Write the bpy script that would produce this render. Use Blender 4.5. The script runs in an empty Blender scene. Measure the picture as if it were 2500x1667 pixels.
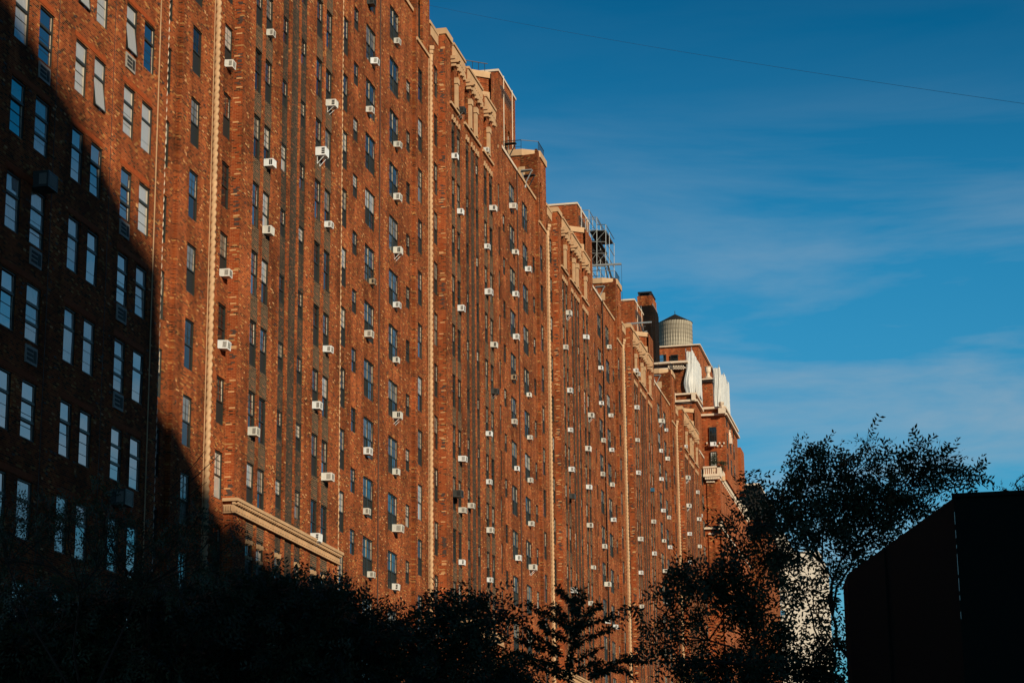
import bpy, math, random
import numpy as np
from mathutils import Matrix, Vector

random.seed(7)
rng = np.random.default_rng(7)
C = bpy.context.scene.collection
SC = bpy.context.scene

# ------------------------------------------------------------------ camera, world, sun, exposure
F_PX, CX, CY = 5195.0, 1250.0, 833.0
_dx = np.array([1149.0, 1330.0, F_PX]); _dx /= np.linalg.norm(_dx)
_up = np.array([-220.0, -20100.0, F_PX]); _up -= _dx * (_up @ _dx); _up /= np.linalg.norm(_up)
ROT = np.stack([_dx, np.cross(_up, _dx), _up])
cam = bpy.data.cameras.new('camera')
cam.sensor_width = 36.0
cam.lens = F_PX / 2500.0 * 36.0
cam.clip_start = 0.5
cam.clip_end = 9000.0
cam_ob = bpy.data.objects.new('camera', cam)
C.objects.link(cam_ob)
m = Matrix.Identity(4)
for i in range(3):
    m[i][0] = ROT[i][0]; m[i][1] = -ROT[i][1]; m[i][2] = -ROT[i][2]
cam_ob.matrix_world = m
SC.camera = cam_ob
SC.view_settings.view_transform = 'Standard'
SC.view_settings.look = 'None'
SC.view_settings.gamma = 1.0
SC.view_settings.use_curve_mapping = False
SC.view_settings.exposure = 0.0

SUN_EL, SUN_AZ = 21.0, 42.0          # azimuth of the sun: angle from -Y towards -X
el, az = math.radians(SUN_EL), math.radians(SUN_AZ)
S = Vector((-math.cos(el) * math.sin(az), -math.cos(el) * math.cos(az), math.sin(el)))   # towards the sun
sun = bpy.data.lights.new('sun', 'SUN')
sun.energy = 5.0
sun.angle = math.radians(0.5)
sun.color = (1.0, 0.86, 0.62)
sun_ob = bpy.data.objects.new('sun', sun)
sun_ob.rotation_euler = S.to_track_quat('Z', 'Y').to_euler()
C.objects.link(sun_ob)

w = bpy.data.worlds.new('World'); SC.world = w; w.use_nodes = True
nt = w.node_tree; N = nt.nodes; L = nt.links
for n in list(N): N.remove(n)
out = N.new('ShaderNodeOutputWorld'); bg = N.new('ShaderNodeBackground')
sky = N.new('ShaderNodeTexSky'); sky.sky_type = 'NISHITA'; sky.sun_disc = False
sky.sun_elevation = el; sky.sun_rotation = math.atan2(S.x, S.y) % (2 * math.pi)
sky.air_density = 1.0; sky.dust_density = 0.0; sky.ozone_density = 2.0
tint = N.new('ShaderNodeMix'); tint.data_type = 'RGBA'; tint.blend_type = 'MULTIPLY'
tint.inputs[0].default_value = 1.0
L.new(sky.outputs[0], tint.inputs[6])
sg = N.new('ShaderNodeTexCoord'); sx = N.new('ShaderNodeSeparateXYZ'); L.new(sg.outputs['Generated'], sx.inputs[0])
gr = N.new('ShaderNodeValToRGB'); ge = gr.color_ramp.elements
ge[0].position = 0.05; ge[0].color = (0.28, 0.95, 1.15, 1); ge[1].position = 0.95; ge[1].color = (0.002, 0.05, 0.14, 1)
for p_, c_ in ((0.17, (0.34, 1.20, 1.42, 1)), (0.28, (0.18, 1.18, 1.48, 1)), (0.40, (0.00, 0.72, 1.02, 1)), (0.55, (0.00, 0.20, 0.40, 1))):
    x_ = ge.new(p_); x_.color = c_
L.new(sx.outputs[2], gr.inputs[0]); L.new(gr.outputs[0], tint.inputs[7])
CLOUD = 7.1
# thin streaks of cirrus across the whole sky
tc = N.new('ShaderNodeTexCoord'); mp = N.new('ShaderNodeMapping')
mp.inputs['Rotation'].default_value = (0.0, math.radians(6), 0.15)
mp.inputs['Scale'].default_value = (2.0, 3.4, 19.0); mp.inputs['Location'].default_value = (CLOUD, 0.0, 0.95)
L.new(tc.outputs['Generated'], mp.inputs[0])
nz = N.new('ShaderNodeTexNoise'); nz.inputs['Scale'].default_value = 1.15; nz.inputs['Detail'].default_value = 7.0
nz.inputs['Roughness'].default_value = 0.56; nz.inputs['Distortion'].default_value = 0.35
L.new(mp.outputs[0], nz.inputs['Vector'])
cr = N.new('ShaderNodeValToRGB'); cr.color_ramp.elements[0].position = 0.39; cr.color_ramp.elements[1].position = 0.66
cr.color_ramp.elements[1].color = (0.85, 0.85, 0.85, 1)
L.new(nz.outputs[0], cr.inputs[0])
cm = N.new('ShaderNodeMix'); cm.data_type = 'RGBA'
cm.inputs[7].default_value = (4.6, 6.2, 7.6, 1)
cf = N.new('ShaderNodeMapRange'); cf.inputs[1].default_value = 0.235; cf.inputs[2].default_value = 0.36
cf.inputs[3].default_value = 1.0; cf.inputs[4].default_value = 0.04
L.new(sx.outputs[2], cf.inputs[0])
cmul = N.new('ShaderNodeMath'); cmul.operation = 'MULTIPLY'; L.new(cr.outputs[0], cmul.inputs[0]); L.new(cf.outputs[0], cmul.inputs[1])
L.new(cmul.outputs[0], cm.inputs[0]); L.new(tint.outputs[2], cm.inputs[6])
L.new(cm.outputs[2], bg.inputs[0]); bg.inputs[1].default_value = 0.065
L.new(bg.outputs[0], out.inputs[0])


def at(px, py, X):
    """the world point at distance X down the street that shows at photo pixel (px, py)"""
    w_ = ROT @ np.array([px - CX, py - CY, F_PX])
    t = X / w_[0]
    return Vector((X, w_[1] * t, w_[2] * t))


# ------------------------------------------------------------------ materials
def new_mat(name):
    mt = bpy.data.materials.new(name); mt.use_nodes = True
    for n in list(mt.node_tree.nodes): mt.node_tree.nodes.remove(n)
    o = mt.node_tree.nodes.new('ShaderNodeOutputMaterial')
    b = mt.node_tree.nodes.new('ShaderNodeBsdfPrincipled')
    mt.node_tree.links.new(b.outputs[0], o.inputs[0])
    return mt, mt.node_tree.nodes, mt.node_tree.links, b


def simple(name, col, rough=0.6, metal=0.0, var=0.25, scale=3.0, ior=1.45, bump=0.0):
    mt, N, L, b = new_mat(name)
    tc = N.new('ShaderNodeTexCoord'); nz = N.new('ShaderNodeTexNoise')
    nz.inputs['Scale'].default_value = scale; nz.inputs['Detail'].default_value = 5
    L.new(tc.outputs['Object'], nz.inputs['Vector'])
    mx = N.new('ShaderNodeMix'); mx.data_type = 'RGBA'
    mx.inputs[6].default_value = tuple(c * (1 - var) for c in col) + (1,)
    mx.inputs[7].default_value = tuple(min(1, c * (1 + var)) for c in col) + (1,)
    L.new(nz.outputs[0], mx.inputs[0]); L.new(mx.outputs[2], b.inputs['Base Color'])
    b.inputs['Roughness'].default_value = rough; b.inputs['Metallic'].default_value = metal
    b.inputs['IOR'].default_value = ior
    if rough > .7: b.inputs['Specular IOR Level'].default_value = 0.15
    if bump:
        bp = N.new('ShaderNodeBump'); bp.inputs['Strength'].default_value = bump; bp.inputs['Distance'].default_value = 0.02
        L.new(nz.outputs[0], bp.inputs['Height']); L.new(bp.outputs[0], b.inputs['Normal'])
    return mt


def brick(name, stops, mortar, bw=0.225, bh=0.075, mj=0.012, dirt=0.35, bump=0.6):
    """running-bond brick: every brick gets its own colour from the ramp; stops = [(position, colour)]"""
    mt, N, L, b = new_mat(name)

    def M(op, a, bb=None, c=None):
        n = N.new('ShaderNodeMath'); n.operation = op
        for i, v in enumerate((a, bb, c)):
            if v is None: continue
            if isinstance(v, (int, float)): n.inputs[i].default_value = v
            else: L.new(v, n.inputs[i])
        return n.outputs[0]
    tc = N.new('ShaderNodeTexCoord'); sp = N.new('ShaderNodeSeparateXYZ'); L.new(tc.outputs['Object'], sp.inputs[0])
    u = M('ADD', sp.outputs[0], sp.outputs[1]); v = sp.outputs[2]
    rv = M('DIVIDE', v, bh); row = M('FLOOR', rv); fv = M('FRACT', rv)
    odd = M('MULTIPLY', M('FLOORED_MODULO', row, 2.0), 0.5)
    cu = M('ADD', M('DIVIDE', u, bw), odd); col = M('FLOOR', cu); fu = M('FRACT', cu)
    cb = N.new('ShaderNodeCombineXYZ'); L.new(col, cb.inputs[0]); L.new(row, cb.inputs[1])
    wn = N.new('ShaderNodeTexWhiteNoise'); wn.noise_dimensions = '2D'; L.new(cb.outputs[0], wn.inputs['Vector'])
    rp = N.new('ShaderNodeValToRGB'); rp.color_ramp.interpolation = 'CONSTANT'
    e = rp.color_ramp.elements
    e[0].position = stops[0][0]; e[0].color = stops[0][1] + (1,)
    e[1].position = stops[1][0]; e[1].color = stops[1][1] + (1,)
    for p, c in stops[2:]:
        x = e.new(p); x.color = c + (1,)
    L.new(wn.outputs['Value'], rp.inputs[0])
    # distance to the joint
    du = M('MULTIPLY', M('MINIMUM', fu, M('SUBTRACT', 1.0, fu)), bw)
    dv = M('MULTIPLY', M('MINIMUM', fv, M('SUBTRACT', 1.0, fv)), bh)
    jm = M('GREATER_THAN', M('MINIMUM', du, dv), mj * 0.5)
    # large soft weathering
    nz = N.new('ShaderNodeTexNoise'); nz.inputs['Scale'].default_value = 0.35; nz.inputs['Detail'].default_value = 6
    nz.inputs['Roughness'].default_value = 0.6
    L.new(tc.outputs['Object'], nz.inputs['Vector'])
    mr = N.new('ShaderNodeMapRange'); mr.inputs[1].default_value = 0.3; mr.inputs[2].default_value = 0.7
    mr.inputs[3].default_value = 1 - dirt; mr.inputs[4].default_value = 1 + dirt * 0.8
    L.new(nz.outputs[0], mr.inputs[0])
    ms = N.new('ShaderNodeMapping'); ms.inputs['Scale'].default_value = (1.3, 1.3, .10); L.new(tc.outputs['Object'], ms.inputs[0])
    n2 = N.new('ShaderNodeTexNoise'); n2.inputs['Scale'].default_value = 1.0; n2.inputs['Detail'].default_value = 5; L.new(ms.outputs[0], n2.inputs['Vector'])
    m2 = N.new('ShaderNodeMapRange'); m2.inputs[1].default_value = 0.35; m2.inputs[2].default_value = 0.6
    m2.inputs[3].default_value = 1 - dirt * .7; m2.inputs[4].default_value = 1.08
    L.new(n2.outputs[0], m2.inputs[0])
    wear = M('MULTIPLY', mr.outputs[0], m2.outputs[0])
    mx = N.new('ShaderNodeMix'); mx.data_type = 'RGBA'
    mx.inputs[6].default_value = mortar + (1,)
    L.new(jm, mx.inputs[0]); L.new(rp.outputs[0], mx.inputs[7])
    sc = N.new('ShaderNodeVectorMath'); sc.operation = 'SCALE'
    L.new(mx.outputs[2], sc.inputs[0]); L.new(wear, sc.inputs['Scale'])
    L.new(sc.outputs[0], b.inputs['Base Color'])
    b.inputs['Roughness'].default_value = 0.95; b.inputs['Specular IOR Level'].default_value = 0.12
    hgt = M('MULTIPLY', jm, M('ADD', 0.5, M('MULTIPLY', wn.outputs['Value'], 0.9)))
    bp = N.new('ShaderNodeBump'); bp.inputs['Strength'].default_value = bump; bp.inputs['Distance'].default_value = 0.02
    L.new(hgt, bp.inputs['Height']); L.new(bp.outputs[0], b.inputs['Normal'])
    return mt


RED = [(0.0, (0.2294, 0.0432, 0.0112)), (0.25, (0.2886, 0.0592, 0.0136)), (0.48, (0.1702, 0.0304, 0.0087)), (0.64, (0.3330, 0.0920, 0.0223)),
       (0.76, (0.0962, 0.0224, 0.0087)), (0.88, (0.0296, 0.0160, 0.0093)), (0.94, (0.4144, 0.2080, 0.0682))]
M_BRICK = brick('weathered_red_brick', RED, (0.38, 0.15, 0.066), mj=0.016, dirt=.52)
RED2 = [(0.0, (0.2960, 0.0510, 0.0112)), (0.3, (0.3360, 0.0651, 0.0150)), (0.5, (0.2480, 0.0405, 0.0097)), (0.72, (0.3600, 0.0880, 0.0225)),
        (0.86, (0.0480, 0.0211, 0.0120)), (0.965, (0.4400, 0.2376, 0.0900))]
M_BRICK2 = brick('smooth_red_brick', RED2, (0.44, 0.19, 0.09), mj=0.016, dirt=0.3)
DARK = [(0.0, (0.040, 0.032, 0.026)), (0.3, (0.060, 0.042, 0.030)), (0.5, (0.025, 0.023, 0.021)), (0.75, (0.085, 0.055, 0.036)),
        (0.90, (0.20, 0.07, 0.035))]
M_DARK = brick('dark_glazed_brick', DARK, (0.27, 0.18, 0.11), bw=0.21, bh=0.095, mj=0.022, dirt=0.2)
M_DARK2 = brick('dark_center_brick', DARK, (0.11, 0.08, 0.055), bw=0.21, bh=0.075, mj=0.016, dirt=0.25)
NEAR_BLACK = [(0.0, (0.009, 0.006, 0.005)), (0.4, (0.016, 0.009, 0.006)), (0.7, (0.006, 0.005, 0.005)), (0.9, (0.028, 0.013, 0.008))]
M_NEAR_BLACK = brick('near_black_brick', NEAR_BLACK, (0.009, 0.007, 0.006))  # near-black brick tones with equally dark mortar
M_STONE = simple('tan_terracotta', (0.50, 0.32, 0.185), 0.75, var=0.38, scale=1.3, bump=0.3)
M_WSTONE = simple('pale_limestone', (0.66, 0.53, 0.41), 0.75, var=0.25, scale=2.2, bump=0.3)
M_TANB = simple('tan_brick', (0.56, 0.30, 0.14), 0.8, var=0.3, scale=4)
M_REDB = simple('red_face_brick', (0.31, 0.065, 0.018), 0.8, var=0.35, scale=6)
M_DKB = simple('black_header_brick', (0.060, 0.035, 0.028), 0.7, var=0.3, scale=6)
M_FRAME = simple('black_green_window_metal', (0.022, 0.026, 0.022), 0.45, var=0.3)
M_LIT_JAMB = simple('lit_jamb_cream', (0.50, 0.42, 0.33), 0.6, var=0.3)  # cream stands in for sunlight on the inner frame edge
M_ACW = simple('white_enamel', (0.76, 0.78, 0.80), 0.45, var=0.07, scale=2)
M_ACW2 = simple('aged_enamel', (0.62, 0.60, 0.55), 0.5, var=0.2, scale=5)
M_ACW3 = simple('streaked_enamel', (0.70, 0.68, 0.64), 0.5, var=0.28, scale=8)
M_ACT = simple('yellowed_enamel', (0.36, 0.27, 0.18), 0.5, var=0.15)
M_ACD = simple('dark_enamel', (0.05, 0.052, 0.05), 0.5, var=0.3)
M_LOUV = simple('grey_louvre', (0.30, 0.28, 0.25), 0.6, var=0.3, scale=20)
M_SLOT = simple('dark_slot', (0.018, 0.018, 0.018), 0.7)
M_IRON = simple('black_iron', (0.014, 0.014, 0.014), 0.5)
M_ALU = simple('galvanised_steel', (0.42, 0.42, 0.40), 0.4, 0.6, var=0.2)
M_ROOF = simple('roof_tar', (0.020, 0.019, 0.018), 0.9)
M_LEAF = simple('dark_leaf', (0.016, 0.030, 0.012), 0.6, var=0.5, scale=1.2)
M_LEAFG = simple('sunlit_leaf', (0.085, 0.115, 0.035), 0.6, var=0.5, scale=1.0)  # lighter copy of the leaf colour, sunlight put into it
M_BARK = simple('dark_bark', (0.030, 0.024, 0.020), 0.9, var=0.3, scale=8)
M_WOOD = None
M_TARP = simple('white_tarpaulin', (0.60, 0.59, 0.57), 0.55, var=0.12, scale=0.8, bump=0.8)
M_BLUE = simple('blue_tarpaulin', (0.02, 0.11, 0.20), 0.6, var=0.3)
M_ASPH = simple('asphalt', (0.05, 0.05, 0.05), 0.9, var=0.2)
M_CONC = simple('concrete', (0.10, 0.095, 0.09), 0.9, var=0.2)
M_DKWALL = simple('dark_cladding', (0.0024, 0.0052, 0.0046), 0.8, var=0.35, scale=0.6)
M_CREAM = simple('cream_render', (0.66, 0.58, 0.50), 0.8, var=0.12, scale=0.3)


def glass(name, base, curtain=None, ior=5.0, rough=0.03):
    mt, N, L, b = new_mat(name)
    b.inputs['Base Color'].default_value = base + (1,)
    b.inputs['Roughness'].default_value = rough
    b.inputs['IOR'].default_value = ior
    tc = N.new('ShaderNodeTexCoord')
    if curtain:
        wv = N.new('ShaderNodeTexWave'); wv.inputs['Scale'].default_value = 3.2; wv.inputs['Distortion'].default_value = 2.5
        wv.inputs['Detail'].default_value = 2
        L.new(tc.outputs['Object'], wv.inputs['Vector'])
        mx = N.new('ShaderNodeMix'); mx.data_type = 'RGBA'
        mx.inputs[6].default_value = tuple(c * 0.45 for c in curtain) + (1,); mx.inputs[7].default_value = curtain + (1,)
        L.new(wv.outputs['Fac'], mx.inputs[0]); L.new(mx.outputs[2], b.inputs['Base Color'])
    nz = N.new('ShaderNodeTexNoise'); nz.inputs['Scale'].default_value = 1.4
    L.new(tc.outputs['Object'], nz.inputs['Vector'])
    bp = N.new('ShaderNodeBump'); bp.inputs['Strength'].default_value = 0.05; bp.inputs['Distance'].default_value = 0.05
    L.new(nz.outputs[0], bp.inputs['Height']); L.new(bp.outputs[0], b.inputs['Normal'])
    return mt


G_SKY = glass('window_glass', (0.012, 0.014, 0.016))
G_DEEP = glass('dark_window_glass', (0.010, 0.011, 0.012), ior=1.6)
G_CUR = glass('glass_over_curtain', (0.5, 0.5, 0.5), (0.62, 0.61, 0.58), ior=3.4)
G_GREY = glass('glass_over_shade', (0.16, 0.15, 0.13), (0.22, 0.20, 0.17), ior=1.9)
G_SCREEN = glass('insect_screen', (0.020, 0.021, 0.020), ior=1.35, rough=0.6)


# ------------------------------------------------------------------ mesh helpers
class MB:
    def __init__(self): self.v = []; self.f = []

    def q(self, a, b, c, d):
        n = len(self.v); self.v += [a, b, c, d]; self.f.append((n, n + 1, n + 2, n + 3))

    def t(self, *p):
        n = len(self.v); self.v += list(p); self.f.append(tuple(range(n, n + len(p))))

    def box(self, x0, x1, y0, y1, z0, z1):
        n = len(self.v)
        self.v += [(x0, y0, z0), (x1, y0, z0), (x1, y1, z0), (x0, y1, z0), (x0, y0, z1), (x1, y0, z1), (x1, y1, z1), (x0, y1, z1)]
        for f in ((0, 3, 2, 1), (4, 5, 6, 7), (0, 1, 5, 4), (1, 2, 6, 5), (2, 3, 7, 6), (3, 0, 4, 7)):
            self.f.append(tuple(n + i for i in f))

    def bar(self, a, b, r, n=5, r2=None):
        a = Vector(a); b = Vector(b); d = (b - a)
        if d.length < 1e-6: return
        d.normalize(); r2 = r if r2 is None else r2
        u = d.orthogonal().normalized(); w_ = d.cross(u)
        s = len(self.v)
        for p, rr in ((a, r), (b, r2)):
            for i in range(n):
                t = 2 * math.pi * i / n
                self.v.append(tuple(p + (u * math.cos(t) + w_ * math.sin(t)) * rr))
        for i in range(n):
            j = (i + 1) % n
            self.f.append((s + i, s + j, s + n + j, s + n + i))
        self.f.append(tuple(s + n + i for i in range(n)))
        self.f.append(tuple(s + n - 1 - i for i in range(n)))

    def prism(self, pts, z0, z1):
        """pts: list of (x, y) counter-clockwise from above"""
        n = len(self.v); k = len(pts)
        self.v += [(x, y, z0) for x, y in pts] + [(x, y, z1) for x, y in pts]
        for i in range(k):
            j = (i + 1) % k
            self.f.append((n + i, n + j, n + k + j, n + k + i))
        self.f.append(tuple(n + k + i for i in range(k)))
        self.f.append(tuple(n + k - 1 - i for i in range(k)))

    def mesh(self, name, mat):
        me = bpy.data.meshes.new(name); me.from_pydata([tuple(p) for p in self.v], [], self.f)
        me.materials.append(mat); me.update()
        return me


def link(name, me, parent=None, loc=(0, 0, 0)):
    o = bpy.data.objects.new(name, me); C.objects.link(o); o.parent = parent; o.location = loc
    return o


def build(mb, name, mat, parent=None, loc=(0, 0, 0)):
    return link(name, mb.mesh(name, mat), parent, loc)


def thing(name, label, cat, loc=(0, 0, 0), group=None):
    o = bpy.data.objects.new(name, None); C.objects.link(o); o.location = loc
    o['label'] = label; o['category'] = cat
    if group: o['group'] = group
    return o


def tag(o, label=None, cat=None, group=None, kind=None):
    for k, v in (('label', label), ('category', cat), ('group', group), ('kind', kind)):
        if v: o[k] = v
    return o


# ------------------------------------------------------------------ ground and streets
GZ = -8.0
g = MB(); g.q((-1500, -3000, GZ), (5000, -3000, GZ), (5000, 3000, GZ), (-1500, 3000, GZ))
tag(build(g, 'ground', M_CONC), kind='structure')
g = MB(); g.q((-200, 10, GZ + .004), (1200, 10, GZ + .004), (1200, 24, GZ + .004), (-200, 24, GZ + .004))
tag(build(g, 'road', M_ASPH), kind='structure')
g = MB(); g.box(-200, 1200, 24, 30.4, GZ + .001, GZ + .13)
tag(build(g, 'pavement', M_CONC), kind='structure')

# ------------------------------------------------------------------ window kit
FLOOR = 3.375
_wcache = {}


def frame_mesh(kind, w_, h, style):
    k = ('f', kind, w_, h, style)
    if k in _wcache: return _wcache[k]
    mb = MB(); t = 0.055; d = 0.10
    mb.box(0, t, 0, d, 0, h); mb.box(w_ - t, w_, 0, d, 0, h); mb.box(t, w_ - t, 0, d, 0, t); mb.box(t, w_ - t, 0, d, h - t, h)
    mid = h * 0.5
    if kind == 'double':
        mb.box(w_ / 2 - .045, w_ / 2 + .045, 0, d - .003, t, h - t)
        mb.box(t, w_ / 2 - .045, .012, d - .01, mid - .035, mid + .035); mb.box(w_ / 2 + .045, w_ - t, .012, d - .01, mid - .035, mid + .035)
        for x in (w_ * .27, w_ * .73): mb.box(x - .012, x + .012, .03, .07, t, h - t)
        for z in (h * .26, h * .76): mb.box(t, w_ - t, .033, .067, z - .012, z + .012)
    elif kind == 'casement':
        a = h * (.36 if style != 'three' else .335)
        zz = [h - a] if style != 'three' else [h - a, h - 2 * a]
        for z in zz: mb.box(t, w_ - t, .004, d - .01, z - .05, z + .05)
        for z in ((h - a) * .33, (h - a) * .66): mb.box(t, w_ - t, .041, .061, z - .007, z + .007)
    else:
        mb.box(t, w_ - t, .01, d - .01, mid - .035, mid + .035)
        mb.box(w_ / 2 - .010, w_ / 2 + .010, .03, .07, mid, h - t)
        for z in (h * .66, h * .82): mb.box(t, w_ - t, .033, .067, z - .010, z + .010)
    me = mb.mesh('window', M_FRAME); _wcache[k] = me
    return me


def pane_mesh(w_, h, mat, tilt=0.0):
    k = ('p', round(w_, 3), round(h, 3), mat.name, tilt)
    if k in _wcache: return _wcache[k]
    mb = MB(); d = tilt * h
    mb.t((0, 0, 0), (w_, 0, 0), (w_, d, h), (0, d, h))
    mb.t((0, .012, 0), (0, .012 + d, h), (w_, .012 + d, h), (w_, .012, 0))
    me = mb.mesh('pane', mat); _wcache[k] = me
    return me


def lit_jamb_mesh(h):  # thin added strip that paints in the sunlit right jamb edge
    k = ('s', h)
    if k in _wcache: return _wcache[k]
    mb = MB(); mb.box(0, .045, 0, .03, 0, h)
    me = mb.mesh('lit_jamb_strip', M_LIT_JAMB); _wcache[k] = me
    return me


def window(parent, x, y, z, w_, h, kind='sash', style=None, shade=0):
    """window with its lower left corner at (x, y, z) in the parent's space, facing -Y"""
    o = link('window', frame_mesh(kind, w_, h, style), parent, (x, y, z))
    t = .055
    r = random.random()
    if kind == 'casement':
        a = h * (.36 if style != 'three' else .335)
        edges = [(t, h - a), (h - a, h - t)] if style != 'three' else [(t, h - 2 * a), (h - 2 * a, h - a), (h - a, h - t)]
        mat = G_CUR if shade else (G_SKY if r < .7 else G_CUR)
        for z0, z1 in edges:
            link('pane', pane_mesh(w_ - 2 * t, z1 - z0, mat, random.choice((-.012, 0, .01, .02))), o, (t, .05, z0))
        s_ = link('lit_jamb_strip', lit_jamb_mesh(h - 2 * t), o, (w_ - .12, .045, t))
    elif kind == 'double':
        up = G_SKY if r < .72 else (G_CUR if r < .85 else G_GREY)
        for i in range(2):
            x0 = t if i == 0 else w_ / 2 + .045
            ww = w_ / 2 - .045 - t
            lo = random.choice((G_SCREEN, G_SCREEN, G_SKY, G_DEEP))
            link('pane', pane_mesh(ww, h / 2 - t, up, random.choice((-.012, 0, .012))), o, (x0, .05, h / 2))
            link('pane', pane_mesh(ww, h / 2 - t, lo, random.choice((-.01, .01))), o, (x0, .055, t))
            link('lit_jamb_strip', lit_jamb_mesh(h / 2 - t), o, (x0 + ww - .05, .04, h / 2))
    else:
        up = G_SKY if r < .45 else (G_CUR if r < .55 else (G_GREY if r < .8 else G_DEEP))
        lo = random.choice((G_SCREEN, G_SCREEN, G_DEEP, G_SCREEN, up))
        link('pane', pane_mesh(w_ - 2 * t, h / 2 - t, up, random.choice((-.012, 0, .012))), o, (t, .05, h / 2))
        link('pane', pane_mesh(w_ - 2 * t, h / 2 - t, lo, 0), o, (t, .055, t))
        if up is not G_DEEP: link('lit_jamb_strip', lit_jamb_mesh(h / 2 - t), o, (w_ - .14, .04, h / 2))
    return o


# ------------------------------------------------------------------ wall builder (faces -Y)
def wall(mb, y, x0, x1, z0, z1, cols, depth=0.17, back=None, sills=None):
    """cols: [(xa, xb, [(za, zb, arch_height)])] sorted; openings with reveals of the given depth"""
    x = x0
    for xa, xb, holes in cols:
        if xa > x: mb.q((x, y, z0), (xa, y, z0), (xa, y, z1), (x, y, z1))
        z = z0
        for za, zb, ah in holes:
            if za > z: mb.q((xa, y, z), (xb, y, z), (xb, y, za), (xa, y, za))
            yd = y + depth
            mb.q((xa, y, za), (xb, y, za), (xb, yd, za), (xa, yd, za))          # sill
            mb.q((xa, y, za), (xa, yd, za), (xa, yd, zb), (xa, y, zb))          # jambs
            mb.q((xb, y, za), (xb, y, zb), (xb, yd, zb), (xb, yd, za))
            if ah:
                n = 8; zt = zb + ah + .02; c = (xa + xb) / 2; r = (xb - xa) / 2
                P = [(c - r * math.cos(math.pi * i / n), zb + ah * math.sin(math.pi * i / n)) for i in range(n + 1)]
                for (ax, az_), (bx, bz) in zip(P, P[1:]):
                    mb.q((ax, y, az_), (bx, y, bz), (bx, y, zt), (ax, y, zt))
                    mb.q((ax, y, az_), (ax, yd, az_), (bx, yd, bz), (bx, y, bz))
                z = zt
            else:
                mb.q((xa, y, zb), (xa, yd, zb), (xb, yd, zb), (xb, y, zb))      # head
                z = zb
        if z1 > z: mb.q((xa, y, z), (xb, y, z), (xb, y, z1), (xa, y, z1))
        x = xb
    if x1 > x: mb.q((x, y, z0), (x1, y, z0), (x1, y, z1), (x, y, z1))


def rope_mesh(z0, z1, r=0.088, amp=0.075, pitch=0.70, ns=14):
    nr = int((z1 - z0) / 0.05); t = np.linspace(z0, z1, nr + 1)
    a = np.arange(ns) * 2 * np.pi / ns
    A, T = np.meshgrid(a, t)
    R = r + amp * np.abs(np.cos((A - 2 * np.pi * T / pitch))) ** 0.8 - amp * .25
    V = np.stack([R * np.cos(A), R * np.sin(A), T], -1).reshape(-1, 3)
    i = np.arange(nr)[:, None] * ns; j = np.arange(ns)[None, :]; j2 = (j + 1) % ns
    F = np.stack([i + j, i + j2, i + ns + j2, i + ns + j], -1).reshape(-1, 4)
    return V, F


def np_mesh(name, V, F, mat, smooth=False):
    me = bpy.data.meshes.new(name)
    V = np.asarray(V, dtype=np.float32); F = np.asarray(F, dtype=np.int32)
    me.vertices.add(len(V)); me.vertices.foreach_set('co', V.ravel())
    me.loops.add(F.size); me.loops.foreach_set('vertex_index', F.ravel())
    me.polygons.add(len(F)); me.polygons.foreach_set('loop_start', np.arange(0, F.size, F.shape[1], dtype=np.int32))
    me.polygons.foreach_set('loop_total', np.full(len(F), F.shape[1], dtype=np.int32))
    if smooth: me.polygons.foreach_set('use_smooth', np.ones(len(F), dtype=bool))
    me.materials.append(mat); me.update(calc_edges=True); me.validate()
    return me


ROPE = np_mesh('rope_column', *rope_mesh(0, 61.0), M_STONE, True)


def spandrel_mesh(w_, h):
    k = ('sp', w_, h)
    if k in _wcache: return _wcache[k]
    mb = MB(); mb.box(0, w_, 0, .03, 0, h)
    # soldier headers standing proud along the top edge
    n = 4
    for i in range(n):
        x = w_ * (i + .5) / n
        mb.box(x - .05, x + .05, -.03, 0, h - .26, h - .06)
    me = mb.mesh('spandrel_panel', M_DARK); _wcache[k] = me
    return me


def _corb():
    if 'corb' not in _wcache:
        c_ = MB(); c_.box(-.12, .12, -.16, -.003, .6, 1.0); c_.box(-.08, .08, -.10, -.003, .25, .6); c_.box(-.05, .05, -.06, -.003, 0, .25)
        _wcache['corb'] = c_.mesh('corbel', M_DKB)
    return _wcache['corb']


def one_brick(mat, w_, h=.07):
    k = ('b', mat.name, w_, h)
    if k in _wcache: return _wcache[k]
    mb = MB(); mb.box(-.010, 0.002, 0, w_, 0, h)
    me = mb.mesh('brick', mat); _wcache[k] = me
    return me


def scatter_bricks(parent, planes, mat, name, dens):
    """planes: [(y, x0, x1, z0, z1, blocked intervals)]; single bricks standing proud of the wall"""
    mb = MB()
    for y, x0, x1, z0, z1, blocked in planes:
        n = int((x1 - x0) * (z1 - z0) * dens)
        for _ in range(n):
            x = random.uniform(x0 + .1, x1 - .3); z = round(random.uniform(z0, z1 - .1) / .075) * .075 + .004
            wd = random.choice((.21, .21, .10, .15)); p = random.uniform(.006, .022)
            if any(a - .02 < x + wd and x < b + .02 for a, b in blocked): continue
            n0 = len(mb.v); hh = .066
            mb.v += [(x, y, z), (x + wd, y, z), (x + wd, y, z + hh), (x, y, z + hh),
                     (x, y - p, z), (x + wd, y - p, z), (x + wd, y - p, z + hh), (x, y - p, z + hh)]
            for f in ((4, 5, 6, 7), (0, 4, 7, 3), (1, 2, 6, 5), (0, 1, 5, 4), (3, 7, 6, 2)):
                mb.f.append(tuple(n0 + i for i in f))
    if mb.v: tag(build(mb, name, mat, parent), kind='stuff')


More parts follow.
